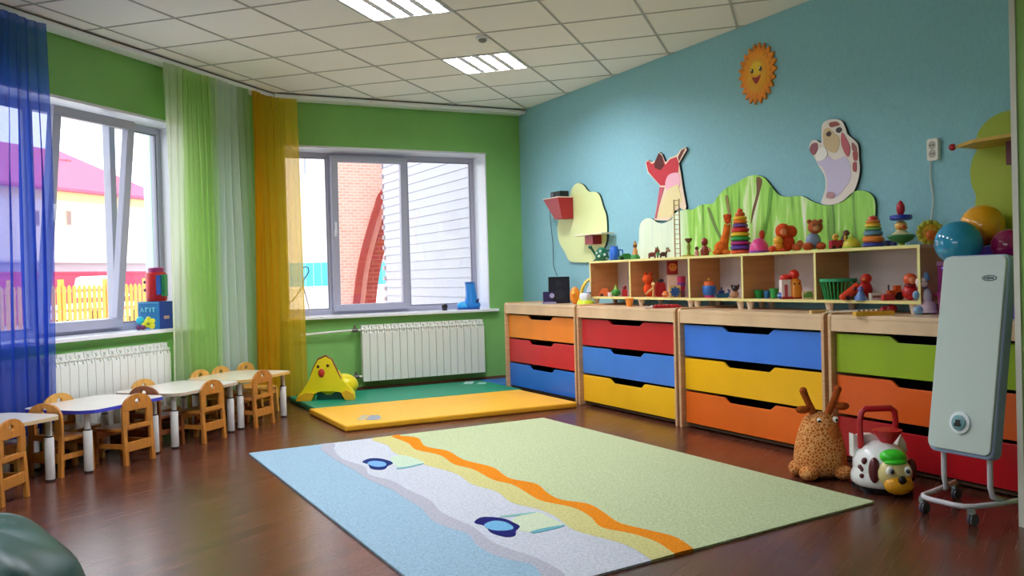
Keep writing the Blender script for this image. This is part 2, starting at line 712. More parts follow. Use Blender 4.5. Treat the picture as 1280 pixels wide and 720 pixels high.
# ---- recessed lights
lamp_m = mat('f3f5ff', .4, .3, emit=LAMP_STRENGTH)
louvre_m = mat('d4d6da', .5, .4)
proto = None
for n_, ((i, j), p) in enumerate(sorted(cell_light.items())):
    lab = {(0, 2): 'square four-tube ceiling light over the middle of the room', (3, 2): 'square four-tube ceiling light close to the far green wall', (-3, 2): 'square four-tube ceiling light over the end of the low tables'}.get((i, j), 'square four-tube ceiling light at the near end of the room')
    if proto is None:
        t = thing('ceiling_light', lab, 'light', p, PI / 4, 'recessed ceiling lights')
        h_ = GP / 2 - .009
        mb = MB()
        for a, b in (((-h_, -h_), (h_, -h_ + .014)), ((-h_, h_ - .014), (h_, h_)), ((-h_, -h_), (-h_ + .014, h_)), ((h_ - .014, -h_), (h_, h_))):
            mb.box((a[0], a[1], -.004), (b[0], b[1], .028))
        link('housing', mb, M['white'], t)
        for k in range(4):
            yc = -h_ + .014 + (k + .5) * (2 * h_ - .028) / 4
            link('light_tube', MB().box((-h_ + .02, yc - .03, .018), (h_ - .02, yc + .03, .026)), lamp_m, t)
        mb = MB()
        for k in range(1, 4):
            yc = -h_ + .014 + k * (2 * h_ - .028) / 4
            mb.prism([(yc - .034, .026), (yc + .034, .026), (yc + .026, .002), (yc - .026, .002)], -h_ + .014, h_ - .014, 'yz')
        for k in range(1, 9):
            xc = -h_ + .014 + k * (2 * h_ - .028) / 9
            mb.box((xc - .003, -h_ + .014, .004), (xc + .003, h_ - .014, .014))
        link('louvre', mb, louvre_m, t)
        proto = t
    else:
        t = clone(proto)
        t.location = p
        t['label'] = lab

# smoke detector
p = on_z(603, 46, H)
t = thing('smoke_detector', 'small round white smoke detector on a ceiling tile seam', 'detector', (p.x, p.y, H))
link('base', MB().lathe([(.045, 0), (.048, -.008), (.048, -.02)], 18), M['white'], t, True)
link('sensor', MB().lathe([(.03, -.02), (.034, -.03), (.02, -.042), (.0, -.044)], 18), mat('8a8a86', .5), t, True)

# ---- curtain rails on the ceiling along the two window walls
mb = MB()
mb.box((U2 + 1.5, -.15, H - .045), (UK - .06, -.02, H - .005))
o = tag(link('curtain_rail', mb, M['white'], loc=LW, rotz=PI / 4, bevel=.004), 'white ceiling curtain rail along the slanting window wall', 'curtain rail', group='ceiling curtain rails')
link('track_groove', MB().box((U2 + 1.52, -.155, H - .012), (UK - .08, -.149, H - .004)), mat('56524e', .6), o)
mb = MB()
mb.box((Kx + .06, YB - .19, H - .045), (XR - .01, YB - .02, H - .005))
o = tag(link('curtain_rail', mb, M['white'], bevel=.004), 'white ceiling curtain rail along the far green wall', 'curtain rail', group='ceiling curtain rails')
link('track_groove', MB().box((Kx + .08, YB - .195, H - .012), (XR - .02, YB - .189, H - .004)), mat('56524e', .6), o)


# ---------------------------------------------------------------- windows
def frame_ring(mb, x0, x1, z0, z1, wd, y0, y1):
    mb.box((x0, y0, z0), (x1, y1, z0 + wd))
    mb.box((x0, y0, z1 - wd), (x1, y1, z1))
    mb.box((x0, y0, z0 + wd), (x0 + wd, y1, z1 - wd))
    mb.box((x1 - wd, y0, z0 + wd), (x1, y1, z1 - wd))
    return mb


def window(name, label, loc, rotz, x0, x1, muls, sash, tilt, D=.24, handle=True, z0=WZ0, z1=WZ1):
    """local X along the wall, Y outward; the frame sits D behind the inner wall face"""
    w_ = thing(name, label, 'window', loc, rotz, kind='structure')
    fr = frame_ring(MB(), x0, x1, z0, z1 - .02, .055, D, D + .07)
    link('window_frame', fr, M['frame'], w_, bevel=.004)
    xs = [x0 + .055] + [q for m_ in muls for q in (m_ - .03, m_ + .03)] + [x1 - .055]
    for m_ in muls:
        link('mullion', MB().box((m_ - .03, D, z0 + .055), (m_ + .03, D + .07, z1 - .075)), M['frame'], w_, bevel=.004)
    # reveal lining and sill
    link('reveal_lining', MB().box((x0 - .002, -.004, z1 - .02), (x1 + .002, D, z1)), M['pvc'], w_)
    link('reveal_lining', MB().box((x0, -.004, z0), (x0 + .012, D, z1 - .02)), M['pvc'], w_)
    link('reveal_lining', MB().box((x1 - .012, -.004, z0), (x1, D, z1 - .02)), M['pvc'], w_)
    link('window_sill', MB().box((x0 - .08, -.075, z0 - .03), (x1 + .08, D + .02, z0)), mat('f0f1f6', .2, .5), w_, bevel=.006)
    for k in range(len(muls) + 1):
        a, b = xs[2 * k], xs[2 * k + 1]
        if k == sash:
            hh = z1 - .05 - (z0 + .03)
            sf = frame_ring(MB(), a - .03, b + .03, 0, hh, .072, -.03, .03)
            s_ = link('sash', sf, M['frame'], w_, bevel=.005, loc=(0, D - .015, z0 + .03))
            s_.rotation_euler.x = math.radians(tilt)
            link('pane', MB().box((a + .04, -.004, .07), (b - .04, .004, hh - .07)), M['glass'], s_)
            hd = MB().box((a - .012, -.045, hh * .48), (a + .012, -.03, hh * .48 + .07)).box((a - .01, -.065, hh * .48 + .03), (a + .01, -.045, hh * .48 + .15))
            link('handle', hd, M['white'], s_, bevel=.003)
        else:
            link('pane', MB().box((a, D + .03, z0 + .055), (b, D + .038, z1 - .075)), M['glass'], w_)
            link('glazing_bead', frame_ring(MB(), a, b, z0 + .055, z1 - .075, .012, D + .012, D + .029), mat('8d8d9a', .4), w_)
    return w_


window('window_1', 'white plastic window with tilted middle sash above the long radiator', LW, PI / 4, LU0, LU1, [4.99, 5.79], 1, 6.5)
window('window_2', 'wide white plastic window in the far green wall', (0, YB, 0), 0, BX0, BX1,
       [on_y(414, 300, YB + .3).x, on_y(508, 300, YB + .3).x], 1, 1.2, D=.30)
window('fill_window', 'unseen white plastic window added in the side wall for more light', (XL, 0, 0), PI / 2, SW0, SW1, [-.5, .95], 1, 0)  # added out of view to let more sky light into the room

# ================================================================ OUTSIDE
tag(link('ground', MB().box((-60, -20, -.5), (60, 90, -.35)), mat('dcdad6', .95, noise=(.6, .08))), 'pale paved ground outside the windows', 'ground', kind='structure')

# white clapboard wing of the building seen through the far window
SX = 4.6
wing = thing('building_wing', 'white clapboard wing outside the far window', 'building', (SX, 0, 0))
link('wall_core', MB().box((.03, 9.45, -.35), (2.5, 13.5, 6.2)), mat('d9d9de', .8), wing)
bmesh_board = None
bm_ = mat('b2b0ba', .7, .3)
for k in range(52):
    if bmesh_board is None:
        mb = MB().prism([(.008, 0), (.024, 0), (.03, .1215), (.016, .1215)], 9.45, 13.5, 'xz')
        bmesh_board = link('siding_board', mb, bm_, wing, loc=(0, 0, -.35))
    else:
        o = bmesh_board.copy()
        C.objects.link(o)
        o.location = (0, 0, -.35 + k * .125)
qm = mat('a89498', .85)
quoin = link('corner_brick', MB().box((-.012, 13.44, -.3), (.04, 13.515, -.24)), qm, wing)
for k in range(1, 40):
    o = quoin.copy()
    C.objects.link(o)
    o.location.z = k * .16

# salmon brick facade with an arch
YA = 14.6
arch_px = [(439, 420), (441, 400), (444, 365), (448, 335), (454, 308), (461, 283), (469, 258), (478, 239)]
ap = [on_y(x, y, YA) for x, y in arch_px]
ap = [(p_.x, p_.z) for p_ in ap]
ap = [(ap[0][0], -.35)] + ap[1:]
xc = ap[-1][0] + .55
ap.append((xc, ap[-1][1] + .28))
ap = smooth_curve(ap, 4, closed=False)
right = [(2 * xc - a, b) for a, b in ap[::-1][1:]]
arc = ap + right
brickw = thing('brick_facade', 'salmon brick facade with a tall dark red arch outside the far window', 'building', (0, YA, 0))
lx, rx = on_y(416, 300, YA).x, 2 * xc - ap[0][0] + 1.5
outer = [(lx, -.35)] + arc + [(rx, -.35), (rx, 6.5), (lx, 6.5)]
link('wall', MB().prism(outer, 0, .35, 'xz'), make_brick_mat('efb9a8', 'e6a898', 'f3cfc2', .13, .05), brickw)


def offset_arc(a, d):
    out = []
    for i in range(len(a)):
        p0, p1 = a[max(i - 1, 0)], a[min(i + 1, len(a) - 1)]
        tx, ty = p1[0] - p0[0], p1[1] - p0[1]
        L_ = math.hypot(tx, ty) or 1
        out.append((a[i][0] + ty / L_ * d, a[i][1] - tx / L_ * d))
    return out


dark_red = mat('a8433c', .8)
o1, o2 = offset_arc(arc, -.02), offset_arc(arc, .09)
link('arch_trim', MB().prism(o1 + o2[::-1], -.05, .0, 'xz'), dark_red, brickw)
o3, o4 = offset_arc(arc, .20), offset_arc(arc, .48)
link('arch_inner_ring', MB().prism(o3 + o4[::-1], .3, .7, 'xz'), make_brick_mat('b8574c', 'a84a42', 'c9796c'), brickw)
o5 = offset_arc(arc, .22)
link('arch_soffit', MB().prism(offset_arc(arc, 0) + o5[::-1], .1, .4, 'xz'), mat('eaa294', .8), brickw)

# pale block and blue fence far behind
t = thing('pale_building', 'pale plaster block beyond the blue fence outside the far window', 'building', (3.0, 27, 0))
pbx = on_y(322, 300, 27).x - 3.0
link('wall', MB().box((pbx, 0, -.35), (8, 5, 9)), mat('e6dede', .85, noise=(1, .06)), t)
a_, b_ = on_y(377, 193, 27), on_y(384, 220, 27)
pw = link('window', MB().box((a_.x - 3, -.05, b_.z), (b_.x - 3, .02, a_.z)), mat('d5ccd0', .5), t)
link('pane', MB().box((a_.x - 2.95, -.07, b_.z + .05), (b_.x - 3.05, -.04, a_.z - .05)), mat('9aa0ac', .2), pw)
t = thing('blue_fence', 'light blue board fence in front of the pale plaster block', 'fence', (on_y(352, 350, 22).x + 2, 22, 0))
for k in range(24):
    link('board', MB().box((-2 + k * .2, 0, -.3), (-2 + k * .2 + .185, .03, 1.62)), mat('58bfe0', .7), t)
link('rail', MB().box((-2, .03, .3), (2.8, .07, .4)), mat('4aa5c6', .7), t)
t = tag(link('white_low_wall', MB().box((on_y(350, 350, 20.5).x, 20.5, -.35), (9, 20.8, .98)).box((on_y(350, 350, 20.5).x - .05, 20.45, .98), (9.05, 20.85, 1.04)), mat('f2f3f6', .8)), 'low white wall with a coping in front of the blue fence', 'wall')

# left window: red-roofed house, shed, red hoarding, picket fence, pilaster
def LV(px, py, v):
    p_ = on_v(px, py, v)
    return uof(p_), p_.z


VH = -46
hs = thing('house', 'cream house with a wide pinkish red hip roof outside the slanting window', 'house', UV(0, VH), PI / 4)
u0, ze = LV(-260, 246, VH)
u1, _ = LV(196, 241, VH)
ze = LV(120, 241, VH)[1]
link('wall', MB().box((u0, 0, -.35), (u1, 9, ze)), mat('f3e3d2', .85, noise=(.5, .04)), hs)
zr = LV(70, 192, VH)[1]
rf = MB()
i_ = rf.av([(u0 - 1, -.8, ze), (u1 + .6, -.8, ze), (u1 + .6, 9.8, ze), (u0 - 1, 9.8, ze), (u0 + 4, 4.5, zr + 1.1), (u1 - 4.6, 4.5, zr + 1.1),
            (u0 - 1, -.8, ze - .16), (u1 + .6, -.8, ze - .16), (u1 + .6, 9.8, ze - .16), (u0 - 1, 9.8, ze - .16)])
rf.af([(i_, i_ + 1, i_ + 5, i_ + 4), (i_ + 1, i_ + 2, i_ + 5), (i_ + 2, i_ + 3, i_ + 4, i_ + 5), (i_ + 3, i_, i_ + 4),
       (i_ + 6, i_ + 7, i_ + 1, i_), (i_ + 7, i_ + 8, i_ + 2, i_ + 1), (i_ + 8, i_ + 9, i_ + 3, i_ + 2), (i_ + 9, i_ + 6, i_, i_ + 3), (i_ + 9, i_ + 8, i_ + 7, i_ + 6)])
roof = link('roof', rf, mat('d1587e', .6, .4, noise=(2, .06, (6, 1, 1))), hs)
for px_ in (123, 130):
    uu, zz = LV(px_, 212, VH)
    link('chimney', MB().box((uu - .18, 3.0, zz - 1.5), (uu + .18, 3.4, zz + .9)), mat('c06070', .8), roof)
a, b = LV(82, 263, VH), LV(89, 282, VH)
wd = link('window', MB().box((a[0], -.06, b[1]), (b[0], .02, a[1])), mat('cfae9c', .4), hs)
link('pane', MB().box((a[0] + .06, -.08, b[1] + .06), (b[0] - .06, -.05, a[1] - .06)), mat('9a7c74', .25), wd)
for q in (-40, -120, -190):
    a, b = LV(82 + q, 263, VH), LV(89 + q, 282, VH)
    wd = link('window', MB().box((a[0], -.06, b[1]), (b[0], .02, a[1])), mat('cfae9c', .4), hs)
    link('pane', MB().box((a[0] + .06, -.08, b[1] + .06), (b[0] - .06, -.05, a[1] - .06)), mat('9a7c74', .25), wd)
link('eaves_band', MB().box((u0, -.05, ze - .75), (u1, .02, ze - .16)), mat('efd9a0', .85), hs)

VS = -38
u0, _ = LV(-200, 330, VS)
u1, _ = LV(190, 330, VS)
z0_, z1_ = LV(100, 342, VS)[1], LV(100, 326, VS)[1]
sh = thing('garage_row', 'long low grey garage row in front of the cream house', 'garage', UV(0, VS), PI / 4)
link('wall', MB().box((u0, 0, -.35), (u1, 4, z1_ - .12)), mat('b7a6ae', .85), sh)
link('roof', MB().box((u0 - .2, -.25, z1_ - .12), (u1 + .2, 4.2, z1_)), mat('cbbcc2', .8), sh)
VR = -32
z1_ = LV(100, 340, VR)[1]
tag(link('red_hoarding', MB().box((LV(-200, 340, VR)[0], 0, -.35), (LV(188, 340, VR)[0], .08, z1_)).box((LV(-200, 340, VR)[0], -.04, z1_ - .08), (LV(188, 340, VR)[0], .12, z1_ + .02)), mat('d1435f', .7), loc=UV(0, VR), rotz=PI / 4), 'pinkish red metal hoarding behind the yellow picket fence', 'fence')
# parked white car (roof shows over the pickets)
VC = -27
uc = LV(124, 350, VC)[0]
zt = LV(124, 345, VC)[1]
car = thing('car', 'white parked car behind the yellow picket fence', 'car', UV(uc, VC, -.35), PI / 4)
zz = zt + .35
cabin = [(-.75, .85 * zz / 1.5), (-.55, zz * .97), (-.3, zz), (.35, zz), (.6, zz * .95), (.95, .85 * zz / 1.5)]
body = [(-1.9, .3), (-1.95, .7), (-1.7, .85), (-.8, .9), (.95, .9), (1.8, .8), (1.95, .55), (1.9, .3)]
link('body', MB().prism(body, -.8, .8, 'xz'), mat('f2f2f2', .3, .5), car, bevel=.05)
cb = link('cabin', MB().prism(cabin, -.68, .68, 'xz'), mat('f2f2f2', .3, .5), car, bevel=.05)
link('side_window', MB().prism([(-.55, .92), (-.42, zz * .9), (.35, zz * .9), (.7, .92)], -.7, -.675, 'xz'), mat('3a4450', .1), cb)
for wx in (-1.15, 1.15):
    for wy in (-.72, .72):
        link('wheel', MB().cyl((wx, wy - .1, .31), .31, .2, 18, 'y'), M['black'], car)
VF = -21
pk = thing('picket_fence', 'yellow wooden picket fence with pink rails outside the slanting window', 'fence', UV(0, VF), PI / 4)
ua, ub = LV(-60, 350, VF)[0], LV(192, 350, VF)[0]
zt = LV(100, 356, VF)[1]
pm = mat('eeb357', .8)
pick = None
n_p = int((ub - ua) / .2)
for k in range(n_p):
    x_ = ua + k * .2
    if pick is None:
        pick = link('picket', MB().prism([(0, -.3), (.13, -.3), (.13, zt - .07), (.065, zt), (0, zt - .07)], -.025, 0, 'xz'), pm, pk, loc=(x_, 0, 0))
    else:
        o = pick.copy()
        C.objects.link(o)
        o.location.x = x_
rm = mat('e79a86', .8)
for zq in (zt - .22, zt - .82):
    link('rail', MB().box((ua, 0, zq), (ub, .05, zq + .09)), rm, pk)
for k in range(0, n_p, 9):
    link('post', MB().box((ua + k * .2 + .01, .05, -.35), (ua + k * .2 + .14, .17, zt + .17)), pm, pk)
# pale blue facade pilaster beside the slanting window
pu0 = LV(181, 280, -6.9)[0]
tag(link('facade_pilaster', MB().box((pu0, 0, -.35), (pu0 + .5, .3, 5)).box((pu0 - .03, -.03, -.35), (pu0 + .53, .33, .25)), mat('b9cdee', .8), loc=UV(0, -6.6), rotz=PI / 4), 'pale blue plaster pilaster just outside the slanting window', 'pilaster')

# ================================================================ CURTAINS
def curtain(name, label, path, m, z0, z1, amp=.03, wave=.085, group=None, seed=0, flare=.0):
    """path: ground-plan polyline; pleats swing across it"""
    rnd = random.Random(seed)
    pts = [Vector((p_[0], p_[1], 0)) for p_ in path]
    segs = [(pts[k + 1] - pts[k]).length for k in range(len(pts) - 1)]
    L_ = sum(segs)
    n = int(L_ / wave * 10)
    cols = []
    ph = 0
    for k in range(n + 1):
        s_ = L_ * k / n
        q = s_
        e = 0
        while e < len(segs) - 1 and q > segs[e]:
            q -= segs[e]
            e += 1
        d_ = (pts[e + 1] - pts[e]).normalized()
        base = pts[e] + d_ * q
        nrm = Vector((d_.y, -d_.x, 0))
        ph += 2 * PI / (10) * (1 + .5 * math.sin(s_ * 7 + seed) * .6)
        cols.append((base, nrm, d_, ph, s_ / L_))
    rows = 14
    mb = MB()
    uvs = []
    for r_ in range(rows + 1):
        tz = r_ / rows
        z = z1 + (z0 - z1) * tz
        a_ = amp * (.25 + .75 * min(1, tz * 2.2))
        for base, nrm, d_, ph, sl in cols:
            off = math.sin(ph + .5 * math.sin(tz * 3 + sl * 9)) * a_ + .012 * math.sin(sl * 13 + tz * 4)
            fl_ = d_ * (flare * tz * (sl - .3)) + d_ * (.01 * math.sin(2 * ph))
            p_ = base + nrm * off + fl_
            mb.v.append((p_.x, p_.y, z))
            uvs.append((sl, 1 - tz))
    W_ = n + 1
    for r_ in range(rows):
        for k in range(n):
            mb.f.append((r_ * W_ + k, r_ * W_ + k + 1, (r_ + 1) * W_ + k + 1, (r_ + 1) * W_ + k))
            mb.mi.append(0)
    o = link(name, mb, m, smooth='all', fixn=False)
    uvl = o.data.uv_layers.new(name='UVMap')
    for lp in o.data.loops:
        uvl.data[lp.index].uv = uvs[lp.vertex_index]
    tag(o, label, 'curtain', group)
    return o


VCU = VL + .155
ub0 = uof(on_v(-70, 20, VCU))
ub1 = uof(on_v(63, 200, VCU))
mb_blue = make_sheer('blue_sheer', [(0, '2f55c8'), (1, '3a62cf')], .42)
curtain('sheer_curtain', 'deep blue sheer curtain hanging beside the tilted sash', [UV(ub0, VCU), UV(ub1, VCU)], mb_blue, .2, H - .045, .035, .10, 'sheer window curtains', 3, flare=-.05)
ug0 = uof(on_v(206, 200, VCU))
ug1 = uof(on_v(312, 200, VCU))
mgr = make_sheer('lime_white_sheer', [(0, 'e6eed0'), (.14, 'dfe8c8'), (.24, 'd0ecA0'), (.5, 'caea98'), (.62, 'f0f4fa'), (.85, 'f2f5fb'), (.94, 'b4d4a4')], .32)
curtain('sheer_curtain', 'lime green and white striped sheer curtain by the bay corner', [UV(ug0, VCU), UV(ug1, VCU)], mgr, .08, H - .045, .028, .085, 'sheer window curtains', 5)
ugy = uof(on_v(316, 200, VCU))
cyl_corner = (YB - .17 + VCU * S2, YB - .17)
myl = make_sheer('golden_sheer', [(0, 'eeb01c'), (.3, 'f4bc24'), (.8, 'f6cc3c'), (1, 'f6d24c')], .27)
xe = on_y(374, 200, YB - .17).x
curtain('sheer_curtain', 'golden yellow sheer curtain in the bay corner', [UV(ugy, VCU), cyl_corner, (xe, YB - .17)], myl, .05, H - .045, .028, .08, 'sheer window curtains', 8, flare=.05)

# ================================================================ RADIATORS
def radiator(label, loc, rotz, n, pipes):
    t = thing('radiator', label, 'radiator', loc, rotz, 'wall radiators')
    first = None
    for k in range(n):
        if first is None:
            mb = MB()
            mb.box((.002, 0, 0), (.077, .012, .485))                 # face plate (front = -y side)
            mb.box((.03, .012, .01), (.05, .085, .55))               # web
            mb.box((.01, .07, .01), (.07, .085, .55))
            mb.prism([(0, .485), (.012, .485), (.05, .56), (.04, .565)], .004, .024, 'yz')
            mb.prism([(0, .485), (.012, .485), (.05, .56), (.04, .565)], .055, .075, 'yz')
            mb.box((.004, .03, .55), (.076, .08, .568))
            mb.box((.004, .002, .515), (.076, .03, .527))
            first = link('radiator_section', mb, M['radiator'], t, bevel=0)
        else:
            o = first.copy()
            C.objects.link(o)
            o.location.x = k * .08
    mb = MB()
    mb.tube([(0, .045, .52), (n * .08, .045, .52)], .018)
    mb.tube([(0, .045, .05), (n * .08, .045, .05)], .018)
    link('header_pipe', mb, M['radiator'], t, True)
    if pipes:
        link('supply_pipe', MB().tube([(0, .045, .52), (-.12, .045, .52), (-.62, .06, .50)], .011), mat('efeee8', .35), t, True)
        link('return_pipe', MB().tube([(0, .045, .05), (-.1, .045, .05), (-.1, .08, .05)], .011), mat('efeee8', .35), t, True)
        for zz_ in (.52, .05):
            link('valve', MB().cyl((-.09, .045, zz_), .02, .06, 12, 'x').cyl((-.06, .045, zz_), .013, .05, 10, 'z'), mat('6e6a62', .4, metal=.4), t, True)
    return t


radiator('white ribbed aluminium radiator under the far window', (2.72, YB - .125, .125), 0, 17, True)
p = UV(5.96 - 22 * .08, VL + .115)
radiator('white ribbed aluminium radiator behind the low tables', (p.x, p.y, .125), PI / 4, 22, False)

# ================================================================ FLOOR PIECES: rug, mats
RZ = .012
rugA, rugB, rugC, rugD = (1.11, 6.15), (3.43, 6.27), (3.49, 3.07), (1.16, 2.80)


def curve_fn(px):
    ps = sorted(((on_z(x, y, RZ).y, on_z(x, y, RZ).x) for x, y in px))
    fine = smooth_curve(ps, 6, closed=False)

    def f(y):
        if y <= fine[0][0] or y >= fine[-1][0]:
            e = fine[0] if y <= fine[0][0] else fine[-1]
            return e[1] + .05 * math.sin((y - e[0]) * 9)
        for k in range(len(fine) - 1):
            (a, b), (c, d) = fine[k], fine[k + 1]
            if a <= y <= c:
                return b + (d - b) * (y - a) / (c - a or 1)
        return fine[-1][1]
    return f


c_bg = curve_fn([(400, 561), (420, 575), (442, 587), (460, 599), (490, 612), (505, 622), (527, 635), (540, 650), (560, 659), (585, 667), (595, 680), (615, 692), (640, 700), (665, 705), (677, 719)])
c_gw = curve_fn([(417, 560), (427, 573), (455, 583), (462, 593), (490, 601), (510, 612), (537, 625), (552, 640), (572, 650), (592, 659), (615, 677), (640, 687), (675, 699), (705, 716)])
c_wy = curve_fn([(465, 550), (485, 557), (492, 565), (517, 575), (532, 581), (570, 592), (590, 605), (620, 614), (640, 628), (672, 636), (695, 646), (717, 662), (752, 672), (780, 680), (800, 690), (820, 704)])
c_yo = curve_fn([(490, 546), (510, 554), (520, 562), (550, 569), (567, 580), (592, 587), (617, 600), (640, 605.5), (657, 615), (677, 626), (715, 634), (737, 645), (752, 659), (790, 667), (820, 677), (840, 690), (851, 697)])
c_og = curve_fn([(500, 545), (522, 547.5), (532, 558), (560, 564), (580, 575), (615, 584), (630, 594), (640, 599), (670, 605), (685, 617), (702, 625), (735, 630), (755, 641), (775, 654), (815, 664), (845, 672), (872, 690)])


def rug_y(x, t):
    lo = rugD[1] + (rugC[1] - rugD[1]) * (x - rugD[0]) / (rugC[0] - rugD[0])
    hi = rugA[1] + (rugB[1] - rugA[1]) * (x - rugA[0]) / (rugB[0] - rugA[0])
    return lo + (hi - lo) * t


rug = thing('rug', 'big wave-patterned rug in blue, white, orange and pale green', 'rug', (0, 0, 0))
edge_l = lambda y: rugA[0] + (rugD[0] - rugA[0]) * (rugA[1] - y) / (rugA[1] - rugD[1])
edge_r = lambda y: rugB[0] + (rugC[0] - rugB[0]) * (rugB[1] - y) / (rugB[1] - rugC[1])
bands = [('blue_field', edge_l, c_bg, '9fbed0', .011), ('grey_stripe', c_bg, c_gw, 'b8b8c3', .0125), ('white_field', c_gw, c_wy, 'ced2da', .011),
         ('yellow_stripe', c_wy, c_yo, 'd6cf8c', .0125), ('orange_stripe', c_yo, c_og, 'ee8f22', .014), ('green_field', c_og, edge_r, 'c6d2a4', .011)]
NR = 130
for nm, fa, fb, col, th in bands:
    mb = MB()
    rows_ = []
    for k in range(NR + 1):
        t_ = k / NR
        row = []
        for fn in (fa, fb):
            x_ = 2.0
            for _ in range(3):
                y_ = rug_y(x_, t_)
                x_ = fn(y_)
            row.append((x_, y_))
        rows_.append(row)
    nx = 6
    for (a, b) in rows_:
        for q in range(nx + 1):
            mb.v.append((a[0] + (b[0] - a[0]) * q / nx, a[1] + (b[1] - a[1]) * q / nx, th))
    W_ = nx + 1
    top = []
    for k in range(NR):
        for q in range(nx):
            top.append((k * W_ + q, k * W_ + q + 1, (k + 1) * W_ + q + 1, (k + 1) * W_ + q))
    mb.af(top)
    # skirts down to the floor
    loop = [q for q in range(W_)] + [k * W_ + nx for k in range(1, NR + 1)] + [NR * W_ + q for q in range(nx - 1, -1, -1)] + [k * W_ for k in range(NR - 1, 0, -1)]
    base = len(mb.v)
    for q in loop:
        mb.v.append((mb.v[q][0], mb.v[q][1], .001))
    n_ = len(loop)
    mb.af([(loop[k], loop[(k + 1) % n_], base + (k + 1) % n_, base + k) for k in range(n_)])
    link(nm, mb, mat(col, .98, .05, noise=(75, .16), bump=(160, 1.0)), rug)


def floor_patch(nm, px, col, z, parent, th=.003):
    out = smooth_curve([(on_z(x, y, z).x, on_z(x, y, z).y) for x, y in px], 4)
    return link(nm, MB().prism(out, z - th, z, 'xy'), mat(col, .98, .05, noise=(90, .12), bump=(220, .8)), parent)


floor_patch('motif_leaf', [(489, 572), (497, 569), (510, 570), (530, 578), (520, 581), (502, 584), (492, 580)], 'c9dcc4', .0130, rug)
floor_patch('motif_ring', [(453, 577), (462, 573), (475, 573), (487, 576), (491, 579), (485, 582), (481, 586), (472, 587), (463, 585), (460, 580)], '24356f', .0132, rug)
floor_patch('motif_centre', [(459, 579), (466, 576), (478, 577), (483, 580), (479, 583), (468, 583)], '7fb0e0', .0140, rug)
floor_patch('motif_stroke', [(496, 585), (510, 583), (528, 579), (528, 580), (512, 584), (498, 586)], '72b0b8', .0138, rug)
floor_patch('motif_leaf', [(640, 650), (655, 643), (672, 640), (690, 648), (703, 656), (685, 661), (664, 665), (650, 662)], 'd4e0c0', .0130, rug)
floor_patch('motif_ring', [(593, 653), (600, 647), (612, 646), (630, 648), (642, 653), (650, 658), (645, 663), (644, 669), (634, 671), (620, 668), (612, 664), (606, 657)], '24266b', .0132, rug)
floor_patch('motif_centre', [(605, 656), (616, 651), (630, 652), (640, 657), (641, 661), (630, 663), (614, 662)], '79b6dc', .0140, rug)
floor_patch('motif_stroke', [(664, 664), (680, 660), (704, 656), (703, 658), (684, 663), (667, 666)], '6fb0bc', .0138, rug)
floor_patch('motif_stroke', [(626, 645), (648, 642), (668, 640), (668, 641), (650, 644), (630, 646)], '8cc0b8', .0138, rug)

def mat_pad(label, x0, x1, y0, y1, col, rot, th=.05):
    t = thing('gym_mat', label, 'mat', ((x0 + x1) / 2, (y0 + y1) / 2, 0), rot, 'gym mats under the far window')
    w_, d_ = x1 - x0, y1 - y0
    link('pad', MB().prism(rrect(w_, d_, .015), .002, th, 'xy'), mat(col, .45, .4, noise=(2, .06), bump=(6, .25)), t, bevel=.012)
    return t


ym = mat_pad('yellow folding gym mat with a small grey logo', 1.91, 3.96, 6.62, 7.71, 'efb32e', 0)
gm = mat_pad('green gym mat under the far radiator', 1.96, 4.00, 7.73, 8.68, '0e8a68', 0)
mat_pad('blue gym mat in the corner behind the green mat', 4.03, 4.58, 8.27, 8.78, '3a6fc4', 0, .04)
# grey print on the yellow mat, pale print on the green one
def pad_print(parent, px, col, z=.0505):
    out = [(on_z(x, y, z).x - parent.location.x, on_z(x, y, z).y - parent.location.y) for x, y in px]
    link('print', MB().prism(out, z, z + .0012, 'xy'), mat(col, .5), parent)


pad_print(ym, [(446, 525), (452, 519), (461, 519), (455, 525)], 'b9b08a')
pad_print(ym, [(457, 525), (463, 519), (474, 519), (477, 523), (470, 525)], '8f98a4')
pad_print(gm, [(579, 480), (582, 477), (593, 477), (590, 480)], 'b8d8d0')
pad_print(gm, [(596, 480), (599, 478), (608, 478), (607, 480)], '9cc8bc')

# ================================================================ TABLES AND CHAIRS
TZ = .392


def table(label, u0, u1, v0, v1, edge, top='ece6dc', rot=0.0):
    cu, cv = (u0 + u1) / 2, (v0 + v1) / 2
    t = thing('childrens_table', label, 'table', UV(cu, cv), PI / 4 + rot, 'low tables along the slanting window wall')
    w_, d_ = u1 - u0, v1 - v0
    out = rrect(w_, d_, .10, 6)
    # gentle wave in the long front edge
    out = [(a, b + (.012 * math.cos(a / w_ * 2 * PI) if b < -d_ / 2 + .02 else 0)) for a, b in out]
    tt = link('tabletop', MB().prism(out, TZ - .022, TZ, 'xy', side=1), [mat(top, .22, .5, noise=(120, .05)), mat(edge, .4)], t)
    foot_m = M['black']
    for sx in (-1, 1):
        for sy in (-1, 1):
            x_, y_ = sx * (w_ / 2 - .06), sy * (d_ / 2 - .07)
            lg = link('leg', MB().lathe([(.024, .008), (.027, .014), (.027, .255), (.024, .262)], 16, (x_, y_, 0)), mat('d9d8d2', .35), t, True)
            link('inner_tube', MB().cyl((x_, y_, .262), .019, TZ - .022 - .262, 14), mat('c9c8c4', .3, metal=.3), lg, True)
            link('locking_collar', MB().cyl((x_, y_, .262), .0225, .008, 14), M['black'], lg, True)
            link('foot', MB().cyl((x_, y_, 0), .026, .012, 14), foot_m, lg, True)
    link('apron', MB().box((-w_ / 2 + .1, -.03, TZ - .05), (w_ / 2 - .1, .03, TZ - .022)), mat('8f8b86', .5), t)
    return t


